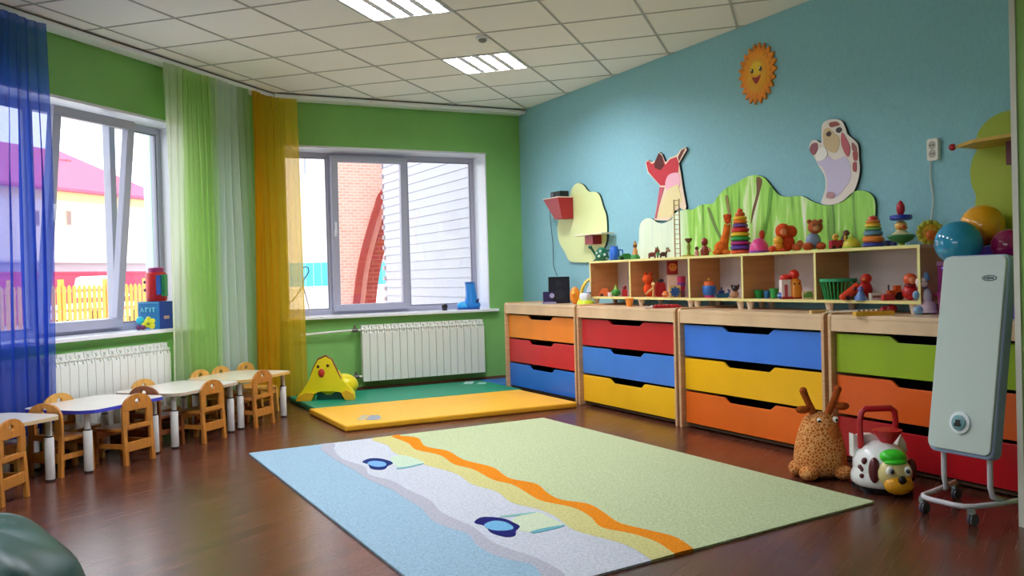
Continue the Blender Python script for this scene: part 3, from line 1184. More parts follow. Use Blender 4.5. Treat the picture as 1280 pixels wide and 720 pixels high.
table('low pale table with a beige edge next to the blue curtain', 3.40, 4.265, -4.74, -4.24, 'cbb38a', rot=-.03)
table('low pale table with a violet blue edge', 4.39, 5.11, -4.74, -4.18, '3f41b4')
table('low cream table with a grey edge in front of the radiator end', 5.18, 5.95, -4.74, -4.17, 'bfae98')
table('low cream table with a yellow wooden edge by the golden curtain', 5.97, 6.70, -4.74, -4.18, 'd9ae5e', top='efe4c8')


def chair_proto(m, name='childrens_chair'):
    t = thing(name, 'x', 'chair', (0, 0, 0), 0, 'small wooden chairs round the low tables')
    w_, h_ = .265, .45
    z0 = .0
    # backrest: arched board with a window and a small grip hole, built from plates (y = -.135 is the back)
    y0, y1 = -.135, -.117
    mb = MB()
    arch = [(-w_ / 2, .345), (-w_ / 2, .36)]
    for k in range(13):
        a = PI - PI * k / 12
        arch.append((w_ / 2 * math.cos(a) * .985, .365 + .085 * math.sin(a)))
    arch += [(w_ / 2, .345)]
    # top piece split round the grip hole
    hole = [(.022 * math.cos(2 * PI * k / 12), .402 + .016 * math.sin(2 * PI * k / 12)) for k in range(12)]
    L_ = [p_ for p_ in arch if p_[0] <= .001] + [(0, .418)] + [h for h in hole[3:10]] + [(0, .345)]
    mid = (0, .345)
    lf = [p_ for p_ in arch if p_[0] < -.001] + [(0, .45), (0, .418)] + [(-abs(h[0]), h[1]) for h in hole[3:10]] + [(0, .386), (0, .345)]
    lf2 = []
    for p_ in lf:
        if not lf2 or abs(p_[0] - lf2[-1][0]) + abs(p_[1] - lf2[-1][1]) > 1e-5:
            lf2.append(p_)
    mb.prism(lf2, y0, y1, 'xz')
    mb.prism([(-a, b) for a, b in lf2[::-1]], y0, y1, 'xz')
    mb.box((-w_ / 2, y0, .255), (-w_ / 2 + .055, y1, .345))
    mb.box((w_ / 2 - .055, y0, .255), (w_ / 2, y1, .345))
    mb.box((-w_ / 2, y0, .225), (w_ / 2, y1, .255))
    link('backrest', mb, m, t, bevel=.003)
    link('seat', MB().prism(rrect(w_ - .01, .24, .03, 4, 0, .0), .215, .232, 'xy'), m, t, bevel=.003)
    for sx in (-1, 1):
        x0, x1 = sorted((sx * (w_ / 2), sx * (w_ / 2 - .03)))
        link('leg', MB().prism([(-.135, .255), (-.117, .255), (-.117, .225), (-.125, .0), (-.150, .0)], x0, x1, 'yz'), m, t, bevel=.002)
        link('leg', MB().prism([(.085, .215), (.115, .215), (.125, 0), (.1, 0)], x0, x1, 'yz'), m, t, bevel=.002)
        xa, xb = sorted((sx * (w_ / 2 - .004), sx * (w_ / 2 - .02)))
        link('side_rail', MB().box((xa, -.125, .105), (xb, .11, .135)), m, t)
    link('back_rail', MB().box((-w_ / 2 + .03, -.143, .085), (w_ / 2 - .03, -.127, .145)), m, t, bevel=.002)
    link('front_rail', MB().box((-w_ / 2 + .03, .09, .165), (w_ / 2 - .03, .106, .21)), m, t)
    return t


protos = {}


def chair(label, u, v, rot, mk='chair'):
    if mk not in protos:
        t = protos[mk] = chair_proto(M[mk])
    else:
        t = clone(protos[mk])
    t.location = UV(u, v)
    t.rotation_euler.z = rot
    t['label'] = label


A45 = PI / 4
chair('honey wooden child chair turned at the beige-edged table', 3.70, -4.21, A45 + .30)
chair('honey wooden child chair between the beige-edged and violet-edged tables', 4.42, -4.42, A45 - PI / 2)
chair('honey wooden child chair pushed under the violet-edged table', 4.785, -4.285, A45 - .03)
chair('honey wooden child chair pushed under the grey-edged cream table', 5.54, -4.27, A45)
chair('honey wooden child chair pushed under the yellow-edged table', 6.21, -4.29, A45)
chair('pale wooden child chair at the wall side of the beige-edged table', 4.03, -4.60, A45 + PI, 'chair2')
chair('pale wooden child chair at the wall side of the violet-edged table', 4.73, -4.625, A45 + PI, 'chair2')
chair('pale wooden child chair at the wall side of the grey-edged cream table', 5.535, -4.625, A45 + PI, 'chair2')
chair('pale wooden child chair behind the yellow-edged table, next to the grey-edged cream table', 6.20, -4.625, A45 + PI, 'chair2')
chair('pale wooden child chair behind the middle of the yellow-edged table', 6.472, -4.625, A45 + PI, 'chair2')
chair('pale wooden child chair behind the corner of the yellow-edged table', 6.81, -4.61, A45 + PI, 'chair2')
chair('dark brown wooden child chair in the gap between the violet-edged and grey-edged tables', 5.271, -4.41, A45 - PI / 2, 'chair3')

# ================================================================ DRAWER CABINETS
CX = 4.06
CT = .868
DZ = [(.53, .757), (.285, .512), (.04, .267)]


def cabinet(label, y0, y1, cols):
    t = thing('drawer_cabinet', label, 'cabinet', (CX, y0, 0), 0, 'drawer cabinets along the blue wall')
    L_ = y1 - y0
    dp = XR - .005 - CX
    for a in (0, L_ - .024):
        out = [(.0, 0), (dp, 0), (dp, CT + .012), (.03, CT + .012), (.012, CT + .006), (.002, CT - .012)]
        mb = MB()
        i0 = mb.av([(p_[0], a, p_[1]) for p_ in out] + [(p_[0], a + .024, p_[1]) for p_ in out])
        n_ = len(out)
        mb.af([tuple(range(i0, i0 + n_)), tuple(range(i0 + n_, i0 + 2 * n_))] + [(i0 + k, i0 + (k + 1) % n_, i0 + n_ + (k + 1) % n_, i0 + n_ + k) for k in range(n_)])
        link('side_panel', mb, M['wood'], t, bevel=.004)
    link('top_board', MB().box((.006, .024, CT - .024), (dp, L_ - .024, CT)), M['woodtop'], t, bevel=.003)
    link('apron', MB().box((.006, .024, .772), (.026, L_ - .024, CT - .024)), M['woodtop'], t)
    link('back_panel', MB().box((dp - .012, .024, .02), (dp - .004, L_ - .024, CT - .024)), mat('3a2a20', .9), t)
    link('bottom_board', MB().box((.06, .024, .012), (dp - .012, L_ - .024, .03)), mat('5b4432', .8), t)
    for (za, zb), col in zip(DZ, cols):
        yl, yr = .034, L_ - .034
        yc, hw, nd = L_ / 2, .25, .035
        out = [(yl, za), (yr, za), (yr, zb), (yc + hw, zb), (yc + hw - .05, zb - nd), (yc - hw + .05, zb - nd), (yc - hw, zb), (yl, zb)]
        dr = link('drawer', MB().prism(out, .036, .055, 'yz'), mat(col, .3, .4, noise=(3, .05)), t, bevel=.0025)
        mb = MB()
        mb.box((.055, yl + .02, za + .01), (dp - .05, yl + .034, zb - .05))
        mb.box((.055, yr - .034, za + .01), (dp - .05, yr - .02, zb - .05))
        mb.box((dp - .064, yl + .034, za + .01), (dp - .05, yr - .034, zb - .05))
        mb.box((.055, yl + .034, za + .01), (dp - .064, yr - .034, za + .02))
        link('drawer_box', mb, mat('2a1d15', .9), dr)
    return t


cabinet('wooden cabinet with orange, red and blue drawers, nearest the far green wall', 6.80, 8.20, ('f08a1e', 'c8202a', '2f73d8'))
cabinet('wooden cabinet with red, blue and yellow drawers', 5.36, 6.77, ('c22430', '3f7fdc', 'f0b81e'))
cabinet('wooden cabinet with blue, yellow and orange drawers', 3.92, 5.33, ('3f7be0', 'f0b414', 'e2661a'))
cabinet('wooden cabinet with lime, orange and red drawers behind the heater', 2.56, 3.89, ('8fae1e', 'd85a1a', 'b01620'))

# ================================================================ SHELF UNIT ON THE CABINETS
SXF, SZ0_, SZT = 4.32, .925, 1.262
sy = [on_x(px, 345, SXF).y for px in (1149, 1019, 928, 861.5, 787.5, 738)]
shelf = thing('toy_shelf', 'long birch toy shelf with five open compartments on the cabinets', 'shelf', (SXF, 0, 0))
edge_m = mat('e3d98e', .45)
inner_m = mat('c58e5a', .5, noise=(4, .1, (1, 1, 9)))
dpt = XR - .01 - SXF
def board(nm, a, b):
    o = link(nm, MB().box(a, b), mat('d8b48c', .5, noise=(3, .08, (12, 1, 1))), shelf)
    link('edge_band', MB().box((a[0] - .003, a[1], a[2]), (a[0], b[1], b[2])), edge_m, o)


ya, yb_ = sy[0] - .01, sy[-1] + .01
board('top_board', (0, ya, SZT - .018), (dpt, yb_, SZT))
board('bottom_board', (0, ya, SZ0_), (dpt, yb_, SZ0_ + .018))
for k, y_ in enumerate(sy):
    y_ = min(max(y_, ya + .009), yb_ - .009)
    o = link('divider', MB().box((0, y_ - .009, SZ0_ + .018), (dpt, y_ + .009, SZT - .018)), inner_m, shelf)
    link('edge_band', MB().box((-.003, y_ - .009, SZ0_ + .018), (0, y_ + .009, SZT - .018)), edge_m, o)
link('back_panel', MB().box((dpt - .008, ya, SZ0_ + .018), (dpt, yb_, SZT - .018)), mat('cfc4c2', .6), shelf)
for px_ in (746, 802, 864, 872, 926, 938, 1037, 1143):
    y_ = on_x(px_, 382, SXF + .05).y
    link('foot', MB().lathe([(.017, CT - 0), (.03, SZ0_)], 14, (.05, y_, 0)), mat('e8d8c0', .4), shelf, True)
    link('foot', MB().lathe([(.017, CT - 0), (.03, SZ0_)], 14, (dpt - .05, y_, 0)), mat('e8d8c0', .4), shelf, True)

# ================================================================ WALL BOARDS
def wall_outline(px, n=5, smooth=True):
    o = [(on_x(x, y, XR - .02).y, on_x(x, y, XR - .02).z) for x, y in px]
    return smooth_curve(o, n) if smooth else o


def wall_board(name, label, px, m, edge='1f4a3c', smooth=True, th=.022):
    o = link(name, MB().prism(wall_outline(px, 5, smooth), XR - th, XR - .001, 'yz', side=1), [m, mat(edge, .5)])
    return tag(o, label, 'wall decoration')


def patch(parent, nm, px, col, smooth=True, lift=0, th=.022):
    lift = .0004 * len(parent.children)
    return link(nm, MB().prism(wall_outline(px, 4, smooth), XR - th - .002 - lift, XR - th - .0002, 'yz'), mat(col, .45), parent)


hill = wall_board('meadow_board', 'painted green meadow cut-out board on the blue wall', [(800, 325), (799, 300), (800, 282), (806, 274), (814, 273), (822, 278), (830, 279), (838, 274), (845, 266), (856, 262), (866, 262), (874, 257), (884, 255), (892, 254), (897, 246), (908, 235), (920, 229), (934, 221), (945, 219), (955, 222), (963, 231), (973, 243), (984, 246), (1002, 245), (1014, 251), (1028, 256), (1042, 256), (1055, 250), (1065, 241), (1076, 238), (1088, 242), (1094, 253), (1094, 280), (1094, 312), (1000, 318), (900, 323)], make_hill_mat())
for px_, col in (([(946, 222), (953, 225), (950, 240), (944, 262), (939, 280), (941, 262), (946, 242)], '6c4a2a'), ([(885, 262), (888, 261), (897, 285), (904, 300), (901, 300), (892, 282)], '6f8a44'),
                 ([(962, 236), (966, 236), (962, 270), (955, 300), (951, 300), (959, 268)], '6aa83c'), ([(907, 248), (910, 245), (914, 268), (916, 300), (913, 300), (911, 270)], '8a7a46')):
    patch(hill, 'painted_trunk', px_, col)
gb = wall_board('giraffe_board', 'giraffe cut-out board with red head and cream neck on the blue wall', [(807, 203), (810, 200), (815, 203), (820, 200), (824, 190), (828, 193), (832, 203), (838, 197), (846, 194), (851, 187), (857, 184), (859, 187), (853, 197), (849, 204), (851, 216), (854, 236), (858, 258), (857, 263), (850, 260), (844, 263), (841, 272), (838, 276), (818, 275), (821, 258), (824, 240), (825, 232), (818, 224), (810, 216)], mat('f0d9c0', .45), '23303a', smooth=False)
patch(gb, 'painted_head', [(808, 203), (811, 201), (815, 205), (821, 202), (824, 192), (828, 195), (832, 206), (838, 199), (846, 196), (849, 204), (848, 216), (836, 219), (832, 232), (826, 232), (818, 223), (811, 215)], 'c2303c', False)
patch(gb, 'painted_mane', [(824, 191), (828, 195), (831, 207), (826, 213), (819, 210), (818, 204)], '5a1c18', False, .001)
patch(gb, 'painted_ear', [(848, 196), (852, 188), (857, 185), (853, 194), (849, 202)], '6a2c1c', False)
patch(gb, 'painted_throat', [(832, 232), (836, 219), (848, 216), (851, 225), (848, 236), (838, 240)], 'f0b4c4', True)
patch(gb, 'painted_neck', [(826, 258), (836, 236), (848, 230), (853, 252), (846, 258), (838, 272), (822, 272)], 'ead9a0', False)
patch(gb, 'painted_shade', [(825, 234), (831, 234), (824, 258), (821, 273), (819, 273), (822, 256)], 'c25868', False)
cb_ = wall_board('calf_board', 'spotted calf cut-out board in lilac dungarees on the blue wall', [(1012, 186), (1014, 177), (1020, 175), (1027, 178), (1027, 162), (1030, 153), (1040, 149), (1052, 151), (1057, 160), (1060, 168), (1068, 175), (1073, 182), (1074, 198), (1075, 212), (1072, 228), (1065, 243), (1052, 253), (1038, 256), (1027, 254), (1029, 246), (1032, 234), (1031, 220), (1024, 208), (1018, 196)], mat('eadfd6', .45), '1c2c30')
patch(cb_, 'painted_dungarees', [(1022, 202), (1034, 194), (1042, 200), (1050, 198), (1057, 196), (1063, 206), (1064, 222), (1057, 234), (1046, 246), (1034, 246), (1034, 226), (1030, 212)], 'cfc4e2')
patch(cb_, 'painted_face', [(1030, 164), (1036, 160), (1043, 166), (1049, 172), (1049, 184), (1044, 191), (1036, 188), (1030, 180)], 'd2b68c')
patch(cb_, 'painted_spot', [(1037, 154), (1046, 152), (1050, 156), (1044, 158), (1039, 159)], '9c4a40')
patch(cb_, 'painted_eye', [(1046, 161), (1050, 159), (1053, 162), (1050, 166), (1046, 165)], '2a1612', True, .001)
patch(cb_, 'painted_mouth', [(1033, 168), (1037, 164), (1040, 167), (1037, 171)], '3c1410', True, .001)
patch(cb_, 'painted_ear', [(1053, 166), (1058, 172), (1063, 184), (1061, 196), (1056, 190), (1052, 178)], 'b85460')
patch(cb_, 'painted_spot', [(1066, 178), (1071, 184), (1071, 190), (1066, 187)], 'a05a58')
patch(cb_, 'painted_spot', [(1067, 190), (1072, 190), (1072, 200), (1068, 200)], 'a84a4c')
patch(cb_, 'painted_spot', [(1067, 204), (1071, 203), (1071, 214), (1067, 213)], 'a84a4c')
patch(cb_, 'painted_hand', [(1013, 187), (1016, 180), (1022, 179), (1022, 188), (1017, 194)], '94505c')
patch(cb_, 'painted_shirt', [(1023, 188), (1031, 184), (1035, 192), (1030, 200), (1022, 200)], 'f4efea')
patch(cb_, 'painted_hoof', [(1036, 240), (1044, 242), (1042, 248), (1034, 247)], 'b88a90')

lb = wall_board('leaf_board', 'pale lime tree cut-out board with two little shelves on the blue wall', [(722, 229), (729, 231), (736, 239), (745, 240), (750, 245), (754, 258), (758, 270), (759, 290), (757, 306), (748, 318), (740, 327), (722, 328), (712, 326), (706, 315), (699, 302), (697, 285), (700, 270), (709, 262), (712, 245), (716, 234)], mat('dfe8a4', .45), '1c3c38')


def on_board_box(nm, px0, px1, py0, py1, d0, d1, col, parent):
    a, b = on_x(px0, py0, XR - d1), on_x(px1, py1, XR - d1)
    return link(nm, MB().box((XR - d1, min(a.y, b.y), min(a.z, b.z)), (XR - d0, max(a.y, b.y), max(a.z, b.z))), mat(col, .4), parent)


# upper bracket shelf: a tilted red pocket; lower shelf with a small red box under it
p0 = on_x(703, 262, XR - .14)
mb = MB()
i0 = mb.av([(XR - .20, p0.y + .28, p0.z + .12), (XR - .20, p0.y - .02, p0.z + .12), (XR - .03, p0.y - .02, p0.z + .12), (XR - .03, p0.y + .28, p0.z + .12),
            (XR - .16, p0.y + .12, p0.z - .09), (XR - .16, p0.y - .02, p0.z - .09), (XR - .03, p0.y - .02, p0.z - .09), (XR - .03, p0.y + .12, p0.z - .09)])
mb.af([(i0, i0 + 1, i0 + 2, i0 + 3), (i0 + 4, i0 + 5, i0 + 6, i0 + 7), (i0, i0 + 1, i0 + 5, i0 + 4), (i0 + 1, i0 + 2, i0 + 6, i0 + 5), (i0 + 2, i0 + 3, i0 + 7, i0 + 6), (i0 + 3, i0, i0 + 4, i0 + 7)])
link('red_pocket', mb, mat('9c1f28', .4), lb)
link('pocket_rim', MB().box((XR - .205, p0.y - .025, p0.z + .12), (XR - .025, p0.y + .285, p0.z + .128)), mat('e8dcc8', .4), lb)
on_board_box('lower_shelf', 717, 752, 294, 292, .022, .16, 'e9e2c0', lb)
on_board_box('shelf_bracket', 731, 741, 295, 305, .022, .12, '96222a', lb)
bk = thing('radio', 'small black radio on the red pocket of the tree board', 'radio', (XR - .12, p0.y + .1, p0.z + .128))
link('body', MB().box((-.04, -.1, 0), (.06, .1, .06)), M['black'], bk, bevel=.006)
link('dial', MB().cyl((-.046, .05, .03), .02, .006, 14, 'x'), mat('55555c', .4), bk)
link('grille', MB().box((-.043, -.08, .012), (-.04, .015, .048)), mat('2c2c30', .6), bk)

# sun
sc_px = (945.5, 92)
ctr = on_x(sc_px[0], sc_px[1], XR - .02)
R_y, R_z = .20, .225
out = []
ns = 22
for k in range(ns * 4):
    a = 2 * PI * k / (ns * 4)
    rr = (1.0, .90, .80, .90)[k % 4]
    out.append((ctr.y + R_y * rr * math.cos(a) * (1 + .05 * math.sin(3 * a)), ctr.z + R_z * rr * math.sin(a)))
sun = link('sun_board', MB().prism(out, XR - .016, XR - .001, 'yz'), mat('e8871c', .6, noise=(14, .25)))
tag(sun, 'smiling orange sun cut-out high on the blue wall', 'wall decoration')


def disc(parent, nm, cy, cz, ry, rz, col, lift, n=20):
    o_ = [(cy + ry * math.cos(2 * PI * k / n), cz + rz * math.sin(2 * PI * k / n)) for k in range(n)]
    return link(nm, MB().prism(o_, XR - .016 - lift, XR - .016 + .001, 'yz'), mat(col, .6), parent)


link('painted_ring', MB().prism([(ctr.y + (.155 if k % 2 else .128) * math.cos(2 * PI * k / 40), ctr.z + (.17 if k % 2 else .14) * math.sin(2 * PI * k / 40)) for k in range(40)], XR - .018, XR - .015, 'yz'), mat('f09a20', .6), sun)
disc(sun, 'painted_face', ctr.y, ctr.z - .01, .105, .12, 'eda526', .004)
disc(sun, 'painted_brow', ctr.y, ctr.z + .04, .06, .05, 'f2c838', .005)
for s_ in (-1, 1):
    disc(sun, 'eye', ctr.y + s_ * .043, ctr.z + .027, .014, .018, '2c1a10', .0065, 12)
    disc(sun, 'eye_glint', ctr.y + s_ * .043 + .006, ctr.z + .034, .005, .006, 'fdf4d0', .0075, 8)
    disc(sun, 'painted_cheek', ctr.y + s_ * .07, ctr.z - .02, .02, .018, 'f0b030', .0055, 12)
link('mouth', MB().prism([(ctr.y - .045, ctr.z - .018), (ctr.y - .02, ctr.z - .026), (ctr.y, ctr.z - .028), (ctr.y + .02, ctr.z - .026), (ctr.y + .045, ctr.z - .018), (ctr.y + .025, ctr.z - .055), (ctr.y, ctr.z - .075), (ctr.y - .025, ctr.z - .055)], XR - .0235, XR - .018, 'yz'), mat('a0201c', .5), sun)

# mushroom/tree board by the partition with a shelf
mbd = wall_board('tree_board', 'olive lime tree cut-out board with a wooden shelf beside the partition', [(1215, 232), (1213, 215), (1216, 198), (1222, 186), (1221, 172), (1226, 160), (1238, 148), (1254, 140), (1275, 137), (1300, 142), (1318, 160), (1322, 200), (1318, 260), (1300, 300), (1250, 300), (1228, 290), (1219, 265), (1220, 245)], mat('9fae24', .5), '4a5a1c')
a = on_x(1196, 183, XR - .18)
link('shelf_board', MB().prism([(XR - .02, a.y - .42), (XR - .30, a.y - .42), (XR - .30, a.y - .18), (XR - .20, a.y - .02), (XR - .02, a.y - .02)], a.z - .012, a.z + .006, 'xy'), mat('c49a3c', .5), mbd)
link('knob_stem', MB().tube([(XR - .19, a.y + .02, a.z - .002), (XR - .19, a.y - .06, a.z - .003)], .005), mat('c49a3c', .5), mbd, True)
link('knob', MB().ball((XR - .19, a.y + .02, a.z - .002), .02), mat('b02838', .35), mbd, True)
b = on_x(1258, 192, XR - .2)
link('shelf_box', MB().box((XR - .16, b.y - .15, a.z - .135), (XR - .022, b.y + .03, a.z - .012)), mat('5a1c28', .5), mbd)

# socket with cord
p = on_x(1168, 187, XR - .01)
sk = thing('socket_outlet', 'white double wall socket with a thin cord on the blue wall', 'socket', (XR, p.y, p.z - .06))
link('plate', MB().prism(rrect(.075, .13, .014, 4, 0, .06), -.03, -.001, 'yz'), mat('e9e4da', .4), sk, bevel=.003)
for zz_ in (.035, .085):
    o = link('socket_face', MB().cyl((-.032, 0, zz_), .024, .003, 18, 'x'), mat('b8b2a6', .5), sk)
    for s_ in (-1, 1):
        link('pin_hole', MB().cyl((-.034, s_ * .009, zz_), .004, .002, 8, 'x'), M['black'], o)
pe = on_x(1166, 275, XR - .01)
tag(link('power_cord', MB().tube([(XR - .012, p.y + .025, p.z - .06), (XR - .01, p.y + .03, p.z - .16), (XR - .01, p.y + .012, p.z - .3), (XR - .012, pe.y + .01, pe.z), (XR - .012, pe.y, 1.27)], .004), mat('dcd8cc', .5), smooth=True), 'thin white cord hanging from the double wall socket', 'cord')
pa, pb = on_x(687, 262, XR - .02), on_x(694, 345, XR - .02)
tag(link('hanging_cord', MB().tube([(XR - .02, pa.y, pa.z + .05), (XR - .015, pa.y, pa.z - .1), (XR - .015, pa.y - .04, pa.z - .35), (XR - .02, pb.y + .03, pb.z + .1), (XR - .03, pb.y - .06, pb.z)], .003), mat('2a3038', .5), smooth=True), 'thin dark cord hanging from the radio to the speaker', 'cord')

# ================================================================ TOYS
def prims(mb, ps):
    for p_ in ps:
        k = p_[0]
        if k == 's':
            mb.ball(p_[1:4], p_[4:7] if len(p_) > 5 else p_[4], 14, 9)
        elif k == 'b':
            mb.box(p_[1:4], p_[4:7])
        elif k == 'l':
            mb.lathe(p_[3], 18, (p_[1], p_[2], 0))
        elif k == 't':
            mb.tube(p_[1], p_[2], 8)
        elif k == 'p':
            mb.prism(p_[1], p_[2], p_[3], 'xz')
        elif k == 'c':      # disc facing the viewer: x, z, r, y0, y1
            mb.lathe([(p_[3], p_[4]), (p_[3], p_[5])], 16, (p_[1], 0, p_[2]), 'y')
        elif k == 'q':      # torus ring standing on z
            x_, y_, z_, R__, r__ = p_[1:6]
            mb.tube([(x_ + R__ * math.cos(2 * PI * a / 20), y_ + R__ * math.sin(2 * PI * a / 20), z_) for a in range(20)], r__, 10, True)


def toy(name, label, cat, pos, parts, rot=None, group='toys on the shelf and cabinets'):
    """parts: [(part name, colour or material, [primitives in picture-pixel units])]; X right, Y away, Z up"""
    s_ = depth(pos) / F
    t = thing(name, label, cat, pos, -YAW if rot is None else rot, group)
    for nm, col, ps in parts:
        mb = MB()
        mb.M = Matrix.Scale(s_, 4)
        prims(mb, ps)
        link(nm, mb, col if not isinstance(col, (str, tuple)) else mat(col, .35, .45), t, True)
    return t


def top_at(px, dx=0):     # on the shelf top
    return Vector((4.45 + dx, on_x(px, 315, 4.45 + dx).y, SZT))


def bay_at(px, dx=0):     # inside a compartment
    return Vector((4.43 + dx, on_x(px, 372, 4.43 + dx).y, SZ0_ + .018))


def cab_at(px, x=4.2, py=388):
    return Vector((x, on_x(px, py, x).y, CT))


def rings(specs):
    """stacked rings: (colour, radius, z0, height)"""
    return [('ring', c, [('l', 0, 0, [(r * .8, z), (r, z + h * .3), (r, z + h * .7), (r * .8, z + h)])]) for c, r, z, h in specs]


# --- on top of the shelf
toy('watering_can', 'dark green polka-dotted toy watering can at the shelf end', 'toy', top_at(752), [
    ('body', '1f6a4c', [('l', 0, 0, [(6, 0), (8, 2), (8.5, 8), (6.5, 14), (4, 17), (0.1, 17.5)])]),
    ('spout', '1a5a40', [('t', [(-6, 0, 6), (-10, 0, 12), (-13, 0, 17)], 1.5), ('s', -14, 0, 18, 2.6)]),
    ('handle', '1a5a40', [('t', [(6, 0, 13), (11, 0, 13), (12, 0, 8), (8, 0, 4)], 1.1)]),
    ('dot', 'd8e8dc', [('s', -4, -7, 6, 1.7), ('s', 3, -8, 8, 1.7), ('s', -2, -7, 12, 1.5), ('s', 5, -5, 3, 1.6), ('s', -6.5, -4.5, 10, 1.5)])])
toy('jug', 'blue plastic toy jug with a side handle', 'toy', top_at(768), [
    ('body', '1f62c0', [('l', 0, 0, [(5.5, 0), (6.5, 2), (6.5, 13), (4.5, 15.5), (4.5, 18), (3.6, 18), (3.6, 15)])]),
    ('handle', '1f62c0', [('t', [(6, 0, 13), (10, 0, 13), (10.5, 0, 7), (6, 0, 4)], 1)])])
toy('toy_car', 'flat green toy car between the blue jug and the wooden peg figure', 'toy', top_at(783), [
    ('body', '2f8038', [('p', [(-10, 1), (10, 1), (10, 4), (6, 5), (3, 8), (-4, 8), (-7, 5), (-10, 4)], -4, 4)]),
    ('wheel', '16211a', [('c', -6, 2, 2.2, -5, 5), ('c', 6, 2, 2.2, -5, 5)])])
toy('peg_figure', 'wooden peg figure on a green base', 'toy', top_at(794), [
    ('base', '3d8a3a', [('l', 0, 0, [(6, 0), (6, 3), (4, 6)])]),
    ('body', 'd99a5c', [('l', 0, 0, [(3.5, 6), (3, 11), (1.6, 15)])]),
    ('head', '7a4a2c', [('s', 0, 0, 17, 2.8)]), ('hat', 'c98a3c', [('l', 0, 0, [(2.4, 18.5), (.2, 24)])])])


def animal(name, label, px, col, col2, k=1.0, dx=0, tall=False):
    toy(name, label, 'toy', top_at(px, dx), [
        ('body', col, [('s', 0, 0, 6 * k, 6 * k, 3.6 * k, 3.6 * k), ('t', [(4 * k, 0, 7 * k), (6 * k, -1, 11 * k)], 1.7 * k), ('t', [(-4 * k, -2 * k, 5 * k), (-4.3 * k, -2 * k, 0)], 1.2 * k), ('t', [(4 * k, -2 * k, 5 * k), (4.3 * k, -2 * k, 0)], 1.2 * k),
                       ('t', [(-4 * k, 2 * k, 5 * k), (-4.3 * k, 2 * k, 0)], 1.2 * k), ('t', [(4 * k, 2 * k, 5 * k), (4.3 * k, 2 * k, 0)], 1.2 * k)]),
        ('head', col2, [('s', 7 * k, -1.5, 12 * k, 3.2 * k, 2.6 * k, 2.8 * k), ('s', 9.4 * k, -2, 11 * k, 1.8 * k)]),
        ('ear', col, [('s', 5.5 * k, -1.5, 15 * k, 1 * k, .7, 1.6 * k), ('s', 8 * k, -1.5, 15 * k, 1 * k, .7, 1.6 * k)])])


animal('toy_animal', 'small reddish brown toy animal beside the ladder', 815, '7a3a2c', '8a4a34', .85)
animal('toy_animal', 'small dark brown toy animal beside the ladder, the one with a pale muzzle', 829, '4a2c20', 'b08a6a', .8)
toy('toy_trees', 'green toy fir standing behind the brown toy animals', 'toy', top_at(822, .09), [
    ('foliage', '3f8a48', [('l', 0, 0, [(4, 4), (.3, 11)]), ('l', 0, 0, [(3.2, 8), (.2, 16)])]), ('trunk', '6a4630', [('l', 0, 0, [(1.2, 0), (1.2, 4)])])])
lad = toy('toy_ladder', 'tall thin wooden toy ladder leaning up from the shelf', 'toy', top_at(847), [
    ('rail', 'b59566', [('t', [(-3.2, 0, 0), (-3.2, 0, 72)], .8)]), ('rail', 'a5855a', [('t', [(3.2, 0, 0), (3.2, 0, 73)], .8)])] +
    [('rung', 'd9c69a', [('t', [(-3.2, 0, z_), (3.2, 0, z_)], .55)]) for z_ in range(5, 72, 6)])
toy('goblet_toy', 'olive and brown toy goblet on a yellow tray', 'toy', top_at(861), [
    ('tray', 'b8b040', [('l', 0, 0, [(8, 0), (8.5, 2), (7.5, 2.2)])]), ('stem', '8a8a34', [('l', 0, 0, [(3, 2), (1.6, 6), (2.6, 12), (1.4, 17)])]), ('bowl', '6a4a2a', [('l', 0, 0, [(1.4, 17), (4.5, 21), (4.5, 23), (3.5, 23)])])])
toy('wooden_doll', 'brown and red wooden doll next to the orange plush', 'toy', top_at(881), [
    ('body', '8a3a26', [('l', 0, 0, [(4.5, 0), (5.5, 4), (4.4, 10), (2.4, 13)])]), ('head', '7a3020', [('s', 0, 0, 16.5, 4.2)]), ('hat', '9c2c24', [('l', 0, 0, [(4.6, 18), (3.4, 21), (.3, 23)])]),
    ('arm', 'e0b090', [('t', [(-4, -2, 10), (-7, -3, 5)], 1.4), ('t', [(4, -2, 10), (7, -3, 5)], 1.4)])])
toy('peg_figure', 'tiny pink and brown peg figure between the goblet and the wooden doll', 'toy', top_at(871), [
    ('body', 'c98a84', [('l', 0, 0, [(2.6, 0), (2.8, 4), (1.6, 8)])]), ('head', '5a3020', [('s', 0, 0, 10, 2.4)])])
toy('plush_toy', 'orange long-necked plush leaning on the tall ring pyramid', 'plush toy', top_at(903), [
    ('body', mat('e0702c', .95, .05, noise=(30, .2)), [('s', -1, 0, 9, 9, 6, 9), ('t', [(2, 0, 14), (5, 0, 26), (7, -1, 38)], [6, 4.5, 4])]),
    ('head', mat('d8542a', .95, .05), [('s', 7, -1, 45, 4.2, 3.8, 6.5), ('s', 8, -3.5, 42, 2.6)]),
    ('leg', mat('e57f36', .95, .05), [('s', -8, -4, 3.5, 5.5, 3.5, 3.5), ('s', 4, -5, 3.5, 5.5, 3.5, 3.5)]),
    ('ear', mat('c04a24', .95, .05), [('s', 3.5, -1, 48, 1.5, 1, 3), ('s', 11, -1, 48, 1.5, 1, 3)])])
toy('ring_pyramid', 'tall ring pyramid in red, purple, yellow and green', 'toy', top_at(926, -.02), rings([
    ('d8502c', 13, 0, 5), ('5a3f9c', 13, 5, 6), ('b02a78', 12.5, 11, 5), ('2f9a44', 12, 16, 6), ('e8c02c', 11.5, 22, 5), ('c8242c', 11, 27, 6), ('6a4a90', 9.5, 33, 5), ('e87a24', 9, 38, 4), ('f0b42c', 8.5, 42, 5), ('d85a30', 6, 47, 5)]) + [('finial', 'e2562c', [('s', 0, 0, 54, 3.6, 3.6, 3)])])
